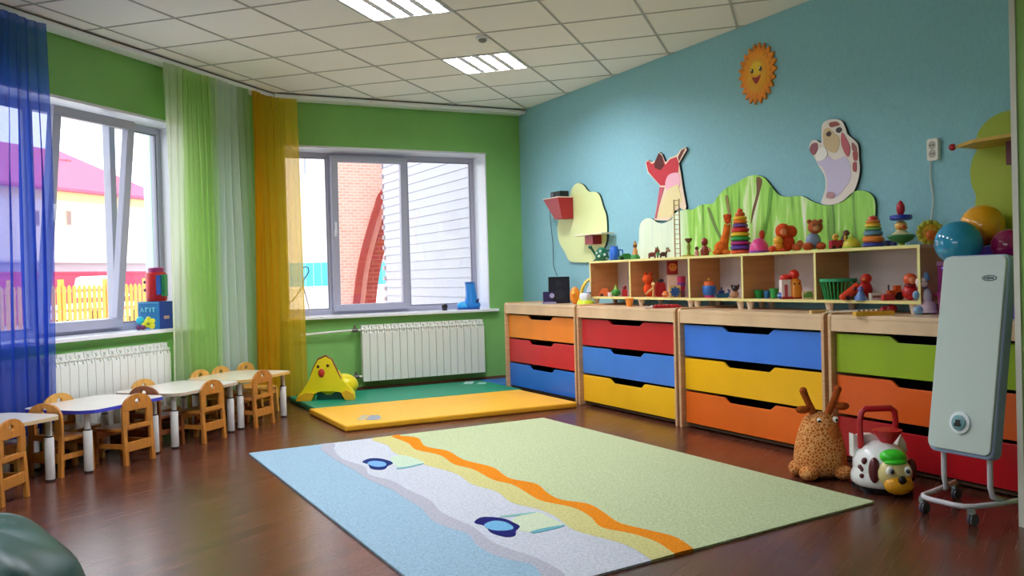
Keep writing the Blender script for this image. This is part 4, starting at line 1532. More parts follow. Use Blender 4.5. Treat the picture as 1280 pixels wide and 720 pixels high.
toy('dome_toy', 'pink and purple domed toy with a red handle', 'toy', top_at(949, -.03), [
    ('dome', 'e0408c', [('l', 0, 0, [(12, 2), (12, 6), (10, 12), (6, 17), (.2, 19)])]), ('base', '7a3a9c', [('l', 0, 0, [(12.5, 0), (12.5, 3)])]), ('knob', 'b0301c', [('l', 4, 0, [(2, 17), (3.6, 22), (3, 27), (.2, 29)])])])
toy('plush_toy', 'fluffy red-orange plush with a round head', 'plush toy', top_at(982), [
    ('body', mat('d8482a', .95, .05, noise=(40, .25)), [('s', 0, 0, 11, 12, 8, 11)]), ('head', mat('e0562c', .95, .05, noise=(40, .25)), [('s', -4, -4, 26, 9.5, 8, 9.5), ('s', 7, 0, 25, 8, 6, 8)]),
    ('face', 'e88a5c', [('s', -5, -10, 25, 4.5, 2.6, 4.5)]), ('paw', 'e26a3c', [('s', 12, -6, 5, 6, 5, 5), ('s', 17, -4, 9, 4.5, 4, 5)])])
toy('toy_figure', 'small yellow and orange squeaky figure in front of the red-orange plush', 'toy', top_at(973, -.07), [
    ('body', 'f08a24', [('s', 0, 0, 6, 7, 6, 6)]), ('head', 'f4b030', [('s', 0, 0, 14, 6)]), ('foot', 'e2461e', [('s', -8, -2, 4, 5, 4, 4), ('s', 5, -5, 2.6, 4, 4, 2.6)])])
toy('teddy_doll', 'brown teddy in a grey-blue shirt sitting on the shelf', 'plush toy', top_at(1017), [
    ('body', '8a9ab8', [('s', 0, 0, 12, 9.5, 7, 10.5)]), ('head', mat('b0603c', .95, .05, noise=(40, .2)), [('s', 2, -2, 29, 9.5, 8, 8.5), ('s', -5, -1, 36, 3, 2, 3), ('s', 9, -1, 36, 3, 2, 3)]),
    ('muzzle', 'c98a5c', [('s', 1, -9, 27, 4, 2.6, 3.4)]), ('eye', '1c1412', [('s', -2, -9.2, 31, 1), ('s', 5, -9, 31, 1)]), ('hat', 'd07a3a', [('l', 2, 0, [(6, 35), (3, 38), (.2, 39)])]),
    ('leg', mat('c05a38', .95, .05), [('s', -9, -6, 5, 7, 5, 5), ('s', 7, -7, 5, 6, 5, 5)])])
toy('toy_truck', 'red toy truck with a yellow driver', 'toy', top_at(1045, -.02), [
    ('body', 'b01c38', [('b', -7, -5, 1.5, 7, 5, 11)]), ('driver', 'e0a83c', [('s', -1, -2, 15, 4, 3.6, 4.5)]), ('eye', '2a2018', [('s', -2.5, -5.2, 16, .9), ('s', 1, -5.4, 16, .9)]), ('wheel', '3a1420', [('c', -4, 2, 2.4, -6, 6), ('c', 4, 2, 2.4, -6, 6)])])
toy('toy_figure', 'dark brown toy bird behind the red truck', 'toy', top_at(1056, .07), [
    ('body', '5a3428', [('s', 0, 0, 9, 5, 4, 9)]), ('head', '6e4436', [('s', 2, -1, 20, 4)]), ('beak', 'd08a2c', [('l', 6, -1, [(1.4, 19), (.2, 21)])])])
toy('toy_teapot', 'yellow toy teapot with a pointed lid', 'toy', top_at(1065, -.04), [
    ('body', 'd8c82c', [('l', 0, 0, [(10, 0), (11, 2), (9.5, 8), (6, 12), (.2, 13)])]), ('lid', 'a8b83c', [('l', 0, 0, [(5, 12), (2, 16), (.3, 20)])]), ('spout', 'd8a83c', [('t', [(-7, 0, 7), (-9, -1, 12), (-8, -1, 16)], 1.5)]), ('base', '9cc030', [('l', 0, 0, [(11.5, 0), (11.5, 2)])])])
toy('ring_pyramid', 'broad ring pyramid with a blue base and red top', 'toy', top_at(1092, -.02), rings([
    ('3a46a8', 13.5, 0, 6), ('e8822c', 13, 6, 8), ('5f86a0', 11.5, 14, 7), ('7fae4c', 10.5, 21, 4), ('e8c038', 9.5, 25, 5), ('e07a2c', 8.5, 30, 4)]) + [('cap', 'c8341f', [('l', 0, 0, [(6.5, 34), (5, 38), (.3, 40)])])])
toy('clown_stacker', 'clown stacking toy with a blue brim, red cone hat and green dish', 'toy', top_at(1127, -.01), [
    ('foot', 'a8b84c', [('l', 0, 0, [(5, 0), (3, 4)])]), ('dish', '2f7a44', [('l', 0, 0, [(3, 3), (13, 7), (17, 12), (16, 14)])]), ('collar', 'd8cfa0', [('l', 0, 0, [(14, 13), (8, 17), (5, 20)])]),
    ('head', 'e8b05c', [('s', 0, 0, 25, 7.5, 7, 6.5)]), ('nose', 'c83a24', [('s', 0, -7.5, 24, 2)]), ('cheek', 'e0702c', [('s', -4, -6, 22, 1.6), ('s', 4, -6, 22, 1.6)]), ('brim', '2438a8', [('l', 0, 0, [(11, 32), (13.5, 34), (13, 38), (9, 39)])]),
    ('hat', 'b81c30', [('l', 0, 0, [(3, 39), (5, 44), (5, 50), (2.5, 55), (.3, 57)])])])
toy('toy_block', 'dark blue toy block behind the clown stacker', 'toy', top_at(1113, .09), [('block', '3a3f8c', [('b', -6, -5, 0, 6, 5, 8)]), ('print', '6f78c0', [('c', 0, 4, 2.6, -5.4, -4.9)])])
petals = []
for k in range(22):
    a = 2 * PI * k / 22
    petals.append(('s', 14 * math.cos(a), 1 if k % 2 else -2, 15 + 13 * math.sin(a), 3.4, 2.2, 3.4))
toy('sunflower_toy', 'round yellow-green sunflower cushion at the shelf end', 'toy', top_at(1163, .02), [
    ('petal', 'b8b43c', petals), ('disc', mat('d8a83c', .9, .1, noise=(60, .3)), [('s', 0, 0, 15, 13, 6, 12.5)]), ('centre', 'e2702c', [('s', -1, -6, 12, 7, 3, 6.5)])])

# --- compartment 1
toy('toy_car', 'orange toy car in the compartment at the shelf end', 'toy', bay_at(757), [('body', 'e2703c', [('p', [(-8, 1), (8, 1), (8, 5), (4, 6), (2, 10), (-4, 10), (-6, 6), (-8, 5)], -4, 4)]), ('wheel', '3a2018', [('c', -5, 1.6, 2, -5, 5), ('c', 5, 1.6, 2, -5, 5)])])
toy('toy_frog', 'small green toy with a pointed head in the first compartment', 'toy', bay_at(770), [('body', '2f8a34', [('s', 0, 0, 4.5, 6, 5, 4.5)]), ('head', '8ab848', [('l', 0, 0, [(3, 8), (2, 11), (.3, 15)])])])
toy('toy_robot', 'tiny red toy figure against the compartment divider', 'toy', bay_at(781), [('body', 'b82830', [('b', -3, -3, 0, 3, 3, 9)]), ('head', '7a2430', [('s', 0, 0, 11.5, 2.6)])])
toy('toy_cup', 'small white cup between the orange car and the green toy', 'toy', bay_at(763, -.04), [('cup', 'e6dede', [('l', 0, 0, [(2.5, 0), (3.4, 5), (2.9, 5), (2.1, 1)])]), ('handle', 'e6dede', [('t', [(3, 0, 4), (5, 0, 3), (3, 0, 1.4)], .5)])])
# --- compartment 2
toy('plush_toy', 'orange-red plush bunny in the second compartment', 'plush toy', bay_at(812), [('body', mat('d84a24', .95, .05, noise=(40, .2)), [('s', 0, 0, 9, 7.5, 6, 9)]), ('head', mat('e0562a', .95, .05), [('s', -2, -2, 22, 6.5, 5.5, 6)]), ('ear', mat('c8401f', .95, .05), [('s', -5, 0, 28, 1.8, 1.2, 3.5), ('s', 2, 0, 28, 1.8, 1.2, 3.5)])])
toy('wooden_figure', 'pale wooden jointed figure in front of the orange-red bunny', 'toy', bay_at(817, -.07), [('body', 'e0b070', [('t', [(0, 0, 0), (0, 0, 13)], 1.5), ('t', [(0, 0, 12), (-10, 0, 4)], 1.2)]), ('head', 'e8c080', [('s', 0, 0, 16, 2.6)]), ('base', 'c08a48', [('l', 0, 0, [(4, 0), (4, 1.2)])])])
toy('toy_bag', 'dark red toy bag with a black clasp', 'toy', bay_at(826, .02), [('bag', 'a01c24', [('p', [(-6, 0), (6, 0), (7, 4), (5, 18), (-5, 18), (-7, 4)], -4, 4)]), ('clasp', '241418', [('s', 0, -3, 20, 4, 2, 2.5)])])
toy('face_stacker', 'red square frame with an orange face on top of the stacked blocks', 'toy', bay_at(841, .04), [('post', 'e0c0a8', [('b', -6, -3, 0, 6, 3, 28)]), ('frame', '8a1c24', [('b', -6.5, -4, 28, 6.5, 2, 45)]), ('face', 'd8843c', [('c', 0, 37, 5, -5.5, -4)]), ('eye', '3a1a10', [('s', -1.8, -5.6, 38.5, .7), ('s', 1.8, -5.6, 38.5, .7)])])
toy('gear_block', 'blue cogwheel on a yellow tile', 'toy', bay_at(844, -.07), [('tile', 'd8b46c', [('b', -7, -1, 0, 7, 2, 15)]), ('cog', '2a5a94', [('c', 0, 7, 4.5, -3, -1)] + [('b', 5 * math.cos(a) - 1.2, -3, 7 + 5 * math.sin(a) - 1.2, 5 * math.cos(a) + 1.2, -1, 7 + 5 * math.sin(a) + 1.2) for a in [k * PI / 4 for k in range(8)]])])
toy('stack_blocks', 'leaning pink and purple toy pencil pot beside the frame', 'toy', bay_at(852, 0), [('pot', 'b02a54', [('l', 0, 0, [(4.5, 8), (5.5, 26), (4.8, 26), (4, 12)])]), ('band', '6a3a90', [('l', 0, 0, [(5.2, 14), (5.4, 18)])]), ('stand', '7a4a5c', [('l', 0, 0, [(4.6, 0), (4.6, 8)])])])
toy('toy_ball', 'tiny orange ball in the second compartment', 'ball', bay_at(832, -.08), [('ball', 'e2762c', [('s', 0, 0, 4, 4)]), ('stripe', 'f0d8b0', [('q', 0, 0, 4, 3.9, .5)])])
# --- compartment 3
toy('toy_pot', 'blue toy pot with an orange lid', 'toy', bay_at(887), [('pot', '2c68b0', [('l', 0, 0, [(7, 3), (8.5, 6), (8.5, 14), (7.5, 15)])]), ('lid', 'd8642c', [('l', 0, 0, [(7.5, 15), (6.5, 20), (2, 21)])]), ('knob', 'c8a030', [('s', 0, 0, 22.5, 2)]), ('base', 'c83a84', [('l', 0, 0, [(6, 0), (6.5, 3)])])])
toy('toy_boat', 'dark blue and teal toy boat in the third compartment', 'toy', bay_at(902), [('hull', '1c5a7a', [('p', [(-9, 5), (-6, 0), (7, 0), (11, 7), (5, 5)], -4, 4)]), ('cabin', '243a70', [('b', -4, -3, 5, 3, 3, 9)]), ('funnel', '1c2a4c', [('t', [(0, 0, 9), (0, 0, 13)], 1.2)])])
toy('toy_dog', 'black and tan toy dog at the third compartment divider', 'toy', bay_at(918), [('body', 'c0987c', [('s', 0, 0, 5, 6, 4, 5)]), ('head', '2c1c24', [('s', 1, -2, 12, 4.5, 4, 4)]), ('ear', '1c1218', [('s', -3, -1, 14.5, 1.4, 1, 2.4), ('s', 5, -1, 14.5, 1.4, 1, 2.4)]), ('tail', '2c3a70', [('t', [(-5, 0, 6), (-8, 0, 11)], 1)])])
# --- compartment 4
def cup(label, px, col, r, h, dx=0):
    toy('toy_cup', label, 'toy', bay_at(px, dx), [('cup', col, [('l', 0, 0, [(r * .75, 0), (r, h), (r * 1.08, h), (r * 1.08, h + 1), (r * .88, h + 1), (r * .65, 1.2)])]), ('rim', col, [('q', 0, 0, h + .8, r, .7)])])


cup('green toy bucket at the left of the fourth compartment', 949, '1f8a3a', 6, 9)
cup('blue toy cup between the two green ones', 959, '2a74a8', 4, 8)
cup('green toy cup beside the red-roofed house toy', 968, '2f9a48', 5.5, 11)
toy('toy_ball', 'little blue ball at the foot of the red-roofed house toy', 'ball', bay_at(976, -.08), [('ball', '2f62b8', [('s', 0, 0, 4.2, 4.2)]), ('stripe', 'c8d8f0', [('q', 0, 0, 4.2, 4, .5)])])
toy('house_toy', 'white and orange house toy with a red domed roof and a face', 'toy', bay_at(989, -.02), [('wall', 'e8dcd8', [('p', [(-13, 2), (-2, 2), (-2, 24), (-13, 24)], -6, 6)]), ('front', 'e8922c', [('l', 5, 0, [(8.5, 2), (9, 12), (7, 23), (3, 26)])]), ('roof', 'cc2c20', [('s', -7, 0, 26, 7, 6, 5), ('s', 4, 0, 30, 6.5, 6, 6.5)]), ('base', 'b0242c', [('b', -13, -7, 0, 13, 6, 3)]), ('eye', '3a1c14', [('s', 2, -8.2, 19, 1), ('s', 8, -8, 19, 1)]), ('door', 'b8485c', [('b', -10, -6.6, 3, -6, -5.9, 18)])])
toy('picture_book', 'small pale picture book with a green hill on the cover in the fourth compartment', 'book', bay_at(1010, -.03), [('cover', 'd8d0a0', [('b', -7, -1.5, 0, 6.5, 1.5, 10)]), ('print', '5f9c48', [('p', [(-6, 5), (-1, 9), (3, 9.4), (5.6, 6), (5.6, 2), (-6, 2)], -2, -1.4)])])
# --- compartment 5
bs = toy('basket', 'green slatted plastic basket in the wide compartment', 'basket', bay_at(1048), [('rim', '2fa06a', [('l', 0, 0, [(21, 22), (23, 22.5), (23, 26), (20.5, 26), (20.5, 23)])]), ('floor', '157a3c', [('l', 0, 0, [(16.5, 0), (16.5, 1.5)])])] +
         [('slat', '1f8a44', [('t', [(16 * math.cos(a), 16 * math.sin(a), .5), (20.8 * math.cos(a), 20.8 * math.sin(a), 23)], 1.15)]) for a in [2 * PI * k / 26 for k in range(26)]])
toy('toy_car', 'long orange-red toy car in front of the basket', 'toy', bay_at(1062, -.10), [('body', 'd8401f', [('t', [(-8, 0, 4), (2, 0, 10), (11, 0, 18)], [5, 6, 5]), ('s', -8, 0, 4.4, 5, 4.6, 4.2)]), ('wheel', '3a1010', [('c', -4, 3, 3, -6, -4)]), ('window', '6a1c18', [('s', 5, -4.5, 14, 2.6)])])
toy('toy_duck', 'red toy bird behind the blue bell doll', 'toy', bay_at(1082, .02), [('body', 'b81c1c', [('s', 0, 0, 12, 9, 7, 11)]), ('head', 'c8281c', [('s', 0, -3, 26, 7, 6, 6.5)]), ('beak', 'e07a24', [('s', -5, -8, 25, 2.4, 2.4, 1.6)])])
toy('bell_doll', 'blue bell-shaped doll in the wide compartment', 'toy', bay_at(1076, -.11), [('body', '5a7ab8', [('l', 0, 0, [(7.5, 0), (7, 4), (3.5, 10), (2.5, 12)])]), ('head', '6a6ab0', [('s', 0, 0, 14, 3.6)])])
toy('block_box', 'small white printed block box in the wide compartment', 'toy', bay_at(1094, -.06), [('box', 'd8d0c8', [('b', -7, -4, 0, 7, 4, 9)]), ('print', '8a5a5a', [('b', -5, -4.4, 3, 5, -3.9, 6)])])
toy('toy_brick', 'red toy brick pile piece beside the white block box', 'toy', bay_at(1110, -.06), [('brick', 'b82c28', [('b', -7, -4, 0, 7, 4, 7)]), ('stud', 'cc4038', [('l', -4, 0, [(1.6, 7), (1.6, 8.4)]), ('l', 0, 0, [(1.6, 7), (1.6, 8.4)]), ('l', 4, 0, [(1.6, 7), (1.6, 8.4)])])])
toy('toy_tractor', 'orange and black toy tractor in the wide compartment', 'toy', bay_at(1118, .03), [('body', 'd05a24', [('b', -8, -4, 5, 8, 4, 12), ('b', 0, -4, 12, 7, 4, 18)]), ('wheel', '1c1616', [('c', -5, 4, 4, -6, 6), ('c', 5, 5, 5, -6, 6)]), ('exhaust', '28303c', [('t', [(-7, 0, 12), (-7, 0, 19)], 1)])])
toy('tumbler_doll', 'red tumbler doll with an orange head at the compartment end', 'toy', bay_at(1138), [('body', 'b81820', [('s', 0, 0, 10, 10, 9, 10)]), ('head', 'd0562c', [('s', 0, -1, 26, 8.5, 7.5, 8)]), ('face', 'e89a6c', [('s', 0, -7.5, 25, 4.5, 2, 4.5)]), ('collar', '7a1420', [('q', 0, 0, 18.5, 5.5, 2)])])

# --- on the cabinet tops
toy('loudspeaker', 'black loudspeaker box on the cabinet by the far wall', 'speaker', cab_at(699, 4.42, 378), [('cabinet', '11121c', [('b', -13, -9, 0, 13, 9, 33)]), ('grille', '1c1e2a', [('b', -11, -9.6, 2, 11, -8.9, 31)]), ('cone', '262834', [('c', 0, 11, 7, -10.2, -9.4), ('c', 0, 24, 4, -10.2, -9.4)])])
toy('toy_camera', 'small dark purple toy box beside the loudspeaker', 'toy', cab_at(686, 4.30, 380), [('body', '2c2450', [('b', -7, -5, 2, 6, 5, 15)]), ('base', '8a84a8', [('b', -8, -6, 0, 9, 6, 2.4)]), ('lens', '9c98b8', [('c', 4, 10, 3, -7, -4.6)])])
toy('ring_toy', 'orange and yellow curved hoop toy beside the loudspeaker', 'toy', cab_at(719, 4.32, 378), [('body', 'e08a24', [('s', 0, 0, 11, 6.5, 5, 11)]), ('hoop', 'e8c034', [('t', [(4, -4, 1), (7, -5, 10), (9, -5, 20), (14, -4, 28), (19, -3, 31)], 2)]), ('nose', 'f0b04c', [('s', -2, -5, 14, 2.4)])])
toy('toy_boat', 'white sailed toy boat on a lime base', 'toy', cab_at(732, 4.26, 380), [('base', 'c8d834', [('l', 0, 0, [(11, 0), (11, 3), (9, 6)])]), ('hull', 'e4e6ec', [('l', 0, 0, [(6, 5), (8, 11), (6, 15)])]), ('stripe', '5a86b8', [('l', 3, 0, [(4, 9), (4.2, 16)])]), ('sail', 'eceef2', [('p', [(0, 14), (7, 14), (6, 28)], -1, 1)])])
toy('toy_cup', 'orange toy cup under the toy shelf', 'toy', cab_at(787, 4.24, 387), [('cup', 'e08a34', [('l', 0, 0, [(3.6, 0), (5.5, 10), (4.8, 10), (3, 1)])]), ('rim', 'f0a040', [('q', 0, 0, 10, 5.2, .7)])])
toy('xylophone', 'red toy xylophone with white pegs under the toy shelf', 'toy', cab_at(835, 4.21, 389), [('frame', 'a8202c', [('b', -18, -4, 0, 16, 4, 3)])] + [('bar', 'c8303c', [('b', -16 + k * 5, -5, 3, -12.5 + k * 5, 5, 4.4)]) for k in range(6)] + [('mallet', 'e8dcd8', [('t', [(-30, -3, 1.4), (-22, 0, 1.4)], 1.2), ('s', -20, 0, 2, 2)])])
toy('wooden_block', 'flat pale wooden block on the cabinet edge', 'toy', cab_at(1024, 4.16, 391), [('block', 'd8b878', [('b', -11, -4, 0, 11, 4, 4)]), ('inlay', 'b08a50', [('b', -8, -4.3, 1, 8, -3.9, 3)])])
toy('toy_hammer', 'white stick with a red hammer head on the cabinet', 'toy', cab_at(1078, 4.24, 392), [('stick', 'e8dcc8', [('t', [(-42, 10, 2.5), (24, -4, 4)], 1.6)]), ('head', 'a01c28', [('s', 34, -6, 5.5, 7, 5, 5.5), ('s', 25, -5, 4.4, 5, 4.4, 4.4)])])
toy('toy_tray', 'flat yellow toy tray with little pegs on the cabinet', 'toy', cab_at(1092, 4.13, 396), [('tray', 'dca42c', [('b', -24, -6, 0, 24, 6, 5)])] + [('peg', '8a5a24', [('l', -18 + 6 * k, 0, [(1.3, 5), (1.3, 7.4)])]) for k in range(7)])
toy('rag_doll', 'pastel blue and white rag doll beside the shelf end', 'doll', Vector((4.36, on_x(1154, 392, 4.36).y, CT)), [
    ('body', 'e0dcd8', [('s', 2, 0, 22, 9, 7, 12)]), ('head', 'e6cfc4', [('s', -2, -2, 40, 7.5, 7, 7.5)]), ('hat', '7fa8c8', [('l', 1, 0, [(7.5, 43), (6, 50), (2, 57), (.3, 59)])]), ('skirt', 'd8c0cc', [('l', 4, 0, [(13, 2), (11, 12), (6, 18)])]),
    ('shoe', '7fa6c4', [('s', -7, -4, 5, 7, 6, 6)]), ('mitten', '7fa6c4', [('s', -9, -3, 24, 5, 4, 6)]), ('scarf', '34424c', [('q', -1, 0, 33, 5, 1.6)]), ('eye', '2c2024', [('s', -5, -8.6, 41, .9), ('s', 1, -8.8, 41, .9)])])
toy('doll_chair', 'small pink plastic doll chair behind the rag doll', 'doll chair', Vector((4.47, on_x(1178, 392, 4.47).y, CT)), [
    ('back', 'd8589c', [('b', -9, 3, 26, 14, 6, 60)]), ('rail', 'e8a0c4', [('b', -13, 2, 60, 15, 7, 65)]), ('seat', 'c84a8c', [('b', -9, -12, 22, 14, 6, 26)])] + [('leg', 'c84a8c', [('b', x_, y_, 0, x_ + 3, y_ + 3, 22)]) for x_ in (-9, 11) for y_ in (-12, 3)])

# --- crate with balls behind the heater
py0, py1 = 2.66, 3.22
cr = thing('storage_crate', 'purple storage crate on the cabinet behind the heater', 'crate', (4.38, (py0 + py1) / 2, CT))
hw = (py1 - py0) / 2
mb = MB().box((-.16, -hw, 0), (.2, hw, .012)).box((-.16, -hw, .012), (-.15, hw, .25)).box((.19, -hw, .012), (.2, hw, .25)).box((-.15, -hw, .012), (.19, -hw + .01, .25)).box((-.15, hw - .01, .012), (.19, hw, .25))
link('tub', mb, mat('5a3fb0', .4), cr, bevel=.004)
link('lid', MB().box((-.17, -hw - .01, .25), (.21, hw + .01, .265)), mat('6a4cc4', .35), cr, bevel=.004)
ZC = CT + .2655


def ball(label, px, py, rpx, x, col):
    p_ = on_x(px, py, x)
    r_ = rpx * depth(p_) / F
    t = thing('play_ball', label, 'ball', (x, p_.y, p_.z - r_), 0, 'balls behind the heater')
    link('shell', MB().ball((0, 0, r_), r_, 32, 20), mat(col, .12, .5, coat=.4), t, 'all')
    link('valve', MB().cyl((0, 0, 2 * r_ - .0015), .006, .002, 10), mat('d8d0b8', .5), t)
    return p_, r_


pt, rt = ball('glossy teal blue play ball in front of the yellow one', 1198, 304, 28, 4.26, '2a8fb8')
py_, ry_ = ball('glossy orange-yellow play ball', 1228, 282, 26, 4.48, 'f0a41c')
ball('glossy dark magenta play ball half behind the partition', 1260, 306, 20, 4.42, '8c1450')
b = on_x(1236, 320, 4.44)
bb = thing('toy_cube', 'small violet foam cube under the yellow play ball', 'toy', (4.48, b.y - .0, ZC))
link('cube', MB().box((-.06, -.075, 0), (.06, .075, max(.05, py_.z - ry_ - ZC - .001))), mat('6a3ab8', .6), bb, bevel=.006)
link('print', MB().box((-.062, -.03, .02), (-.06, .03, .05)), mat('8a5ad0', .6), bb)

# ================================================================ SILL THINGS
VSI = VL - .07
def sill_l(px, py=405, dv=0):
    p_ = on_v(px, py, VSI + dv)
    return Vector((p_.x, p_.y, WZ0 + .0005))


toy('cardboard_box', 'blue printed cardboard box on the slanting window sill', 'box', sill_l(190), [
    ('carton', mat('1d7bb4', .5), [('b', -20, -2, 0, 14, 22, 34)]), ('side_print', '24409c', [('b', 14, -1.6, .4, 14.6, 21.6, 33.6)]), ('flap_line', '6fc0dc', [('b', -20.2, -2.6, 32, 14.2, -2, 33)]),
    ('lettering', '7fd0dc', [('p', [(-16, 21), (-13, 27), (-10, 21), (-11.5, 21), (-13, 24.5), (-14.5, 21)], -2.8, -2), ('p', [(-8, 21), (-8, 27), (-3, 27), (-3, 25), (-6, 25), (-6, 21)], -2.8, -2), ('b', -1, -2.8, 21, 1, -2, 27), ('p', [(3, 27), (8, 27), (8, 25.5), (6.5, 25.5), (6.5, 21), (4.5, 21), (4.5, 25.5), (3, 25.5)], -2.8, -2)]),
    ('badge', 'c89a9c', [('b', 14.6, 5, 12, 15, 14, 16)])], rot=-YAW - .38, group='toys on the window sills')
bx_top = depth(sill_l(190)) / F * 34
q_ = sill_l(197, 405, -.04)
toy('toy_drum', 'red barrel toy with a magenta lid on the blue cardboard box', 'toy', Vector((q_.x, q_.y, WZ0 + bx_top + .002)), [
    ('barrel', 'c8141c', [('l', 0, 0, [(11.5, 0), (12.5, 2), (12.5, 34), (11, 36)])]), ('lid', 'a02a70', [('l', 0, 0, [(9.5, 36), (9.5, 41), (8, 42)])]), ('panel', '2c5ab0', [('b', 5, -13.4, 8, 10, -8, 32)]), ('stripe', '2a8a4c', [('b', 10, -9, 6, 13.5, 2, 33)]), ('spout', '4a3a6a', [('s', -13, -3, 24, 2), ('s', -13, -3, 14, 2)])], group='toys on the window sills')
q_ = sill_l(181, 411, .06)
toy('flower_toy', 'yellow flower-shaped toy with cyan and purple knobs on the sill', 'toy', q_, [
    ('flower', 'd8d820', [('s', 5, 0, 9, 6, 4, 6), ('s', 0, 0, 6, 4, 3.5, 4), ('s', 9, 0, 5, 4, 3.5, 4), ('s', 5, 0, 14, 3, 3, 3), ('s', 10, 0, 11, 3.4, 3, 3.4)]), ('centre', '7a8a1c', [('s', 6, -4, 8, 2)]),
    ('cyan_knob', '28b8d0', [('s', -6, 2, 12, 5.5, 4.5, 5)]), ('purple_knob', '6a2a5c', [('s', -7, -1, 3.2, 3.2), ('s', -1, -2, 3.6, 3.4)])], group='toys on the window sills')
p_ = on_y(588, 386, YB + .08)
toy('boot_can', 'bright blue boot-shaped toy watering can on the far sill', 'toy', Vector((p_.x, YB + .08, WZ0 + .0005)), [
    ('boot', '2a8ae0', [('t', [(1, 0, 6), (1.5, 0, 18), (0, 0, 33)], [9, 7, 6]), ('s', 3, 0, 5, 10, 7, 6)]), ('toe', '38b0f0', [('s', -8, -1, 5, 9, 6, 5)]), ('sole', '1c4a9c', [('b', -16, -6, 0, 12, 6, 1.6)]), ('strap', '1a2a60', [('t', [(6, -5, 8), (10, -3, 12), (8, -3, 4)], 1.6)]), ('rim', '1c62b8', [('q', 0, 0, 33, 5.5, 1.2)])], group='toys on the window sills')
p_ = on_y(556, 388, YB + .05)
toy('small_pot', 'tiny black pot on the far sill beside the blue boot', 'pot', Vector((p_.x, YB + .05, WZ0 + .0005)), [('pot', '15151c', [('l', 0, 0, [(3, 0), (4, 6), (3.4, 6), (2.4, 1)])]), ('lid', '1c1c24', [('s', 0, 0, 6.5, 3.4, 3.4, 1.6)])], group='toys on the window sills')
p_ = on_y(380, 395, YB + .12)
hg = toy('coat_hanger', 'wire coat hanger standing against the far window behind the golden curtain', 'hanger', Vector((p_.x, YB + .12, WZ0 + .0005)), [
    ('hook', '3a3a42', [('t', [(0, 0, 38), (1, 0, 46), (5, 0, 51), (8, 0, 56), (7, 0, 61), (3, 0, 62), (0, 0, 60)], .7)]), ('shoulder', 'b8b0a8', [('t', [(0, 0, 38), (-12, 0, 22), (-34, 0, 4), (-36, 0, 1), (-10, 0, 1), (6, 0, 1), (8, 0, 4), (4, 0, 22), (0, 0, 38)], .8)])], rot=0, group='toys on the window sills')
del hg['group']

# ================================================================ FLOOR THINGS
# chick seat on the green mat
p_ = on_z(411, 500, .052)
bell = [(-37, 0), (-36, 5), (-29, 13), (-21, 25), (-15, 40), (-9, 50), (0, 54), (7, 50), (12, 39), (18, 26), (27, 17), (34, 9), (35, 0), (24, 0), (19, 9), (10, 11), (-8, 11), (-14, 9), (-18, 0)]
toy('chick_seat', 'yellow plastic chick-shaped rocking seat on the green mat', 'toy', Vector((p_.x, p_.y + .05, .051)), [
    ('front_shell', 'e8d818', [('p', bell, -6, 4)]), ('seat', 'dccc16', [('s', 15, 20, 15.2, 21, 20, 15), ('s', 2, 8, 20.2, 18, 12, 20)]), ('foot_front', 'e0a820', [('p', [(-37, 0), (-36, 5), (-24, 10), (-14, 9), (-18, 0)], -9, -5)]), ('foot_front', 'e0a820', [('p', [(35, 0), (34, 7), (26, 12), (19, 9), (24, 0)], -9, -5)]),
    ('crest', '7a3018', [('t', [(-19, -3, 30), (-15, -3, 41), (-9, -3, 51), (0, -3, 55), (7, -3, 51), (12, -3, 40), (17, -3, 28), (20, -3, 20)], 1.3)]),
    ('eye', '3a2410', [('s', -9, -6.5, 42, 1.8, 1, 2)]), ('eye', '3a2410', [('s', 3, -6.5, 43, 1.8, 1, 2)]), ('beak', 'b0241c', [('s', -5, -6.5, 34, 4, 2, 5.5)]), ('gap_shade', '0d4a3a', [('b', -13, 0, 0, 18, 3, 9)])], group=None)  # dark block in the belly arch paints the shade inside the opening

# giraffe plush
gm_ = make_voronoi_mat('giraffe_plush', 'ac5a22', 'dca064', 56)
pl = mat('9a4a20', .95, .05, noise=(60, .2))
p_ = on_z(1038, 600, 0)
toy('giraffe_plush', 'round orange spotted giraffe plush sitting on the floor by the drawers', 'plush toy', Vector((p_.x + .03, p_.y + .1, 0)), [
    ('body', gm_, [('l', 0, 0, [(20, 2), (29, 8), (32, 22), (30, 38), (26, 54), (22, 66), (17, 74), (9, 79), (.5, 81)])]),
    ('paw', gm_, [('s', -22, -24, 9, 12, 12, 9)]), ('paw', gm_, [('s', 20, -24, 9, 12, 12, 9)]), ('paw', gm_, [('s', -28, 4, 10, 10, 12, 10)]), ('paw', gm_, [('s', 28, 4, 10, 9, 12, 10)]),
    ('muzzle', mat('b86a34', .95, .05, noise=(90, .3)), [('s', 7, -17, 54, 11, 9, 13)]),
    ('horn', pl, [('t', [(-6, 0, 76), (-13, 0, 92), (-19, 0, 106)], [5, 4.2, 4.6]), ('s', -19, 0, 107, 4.8)]), ('horn', pl, [('t', [(10, 0, 76), (18, 0, 92), (24, 0, 107)], [5, 4.2, 4.6]), ('s', 24, 0, 108, 4.8)]),
    ('ear', pl, [('s', -21, -3, 84, 9, 4, 5)]), ('ear', pl, [('s', 28, -3, 87, 9, 4, 5)]),
    ('eye', 'e8e4dc', [('s', -5, -14, 71, 4)]), ('eye', 'e8e4dc', [('s', 16, -12, 72, 4)]), ('pupil', '14100e', [('s', -5.5, -17.2, 71, 1.9)]), ('pupil', '14100e', [('s', 16.5, -15.2, 72, 1.9)])], group=None)

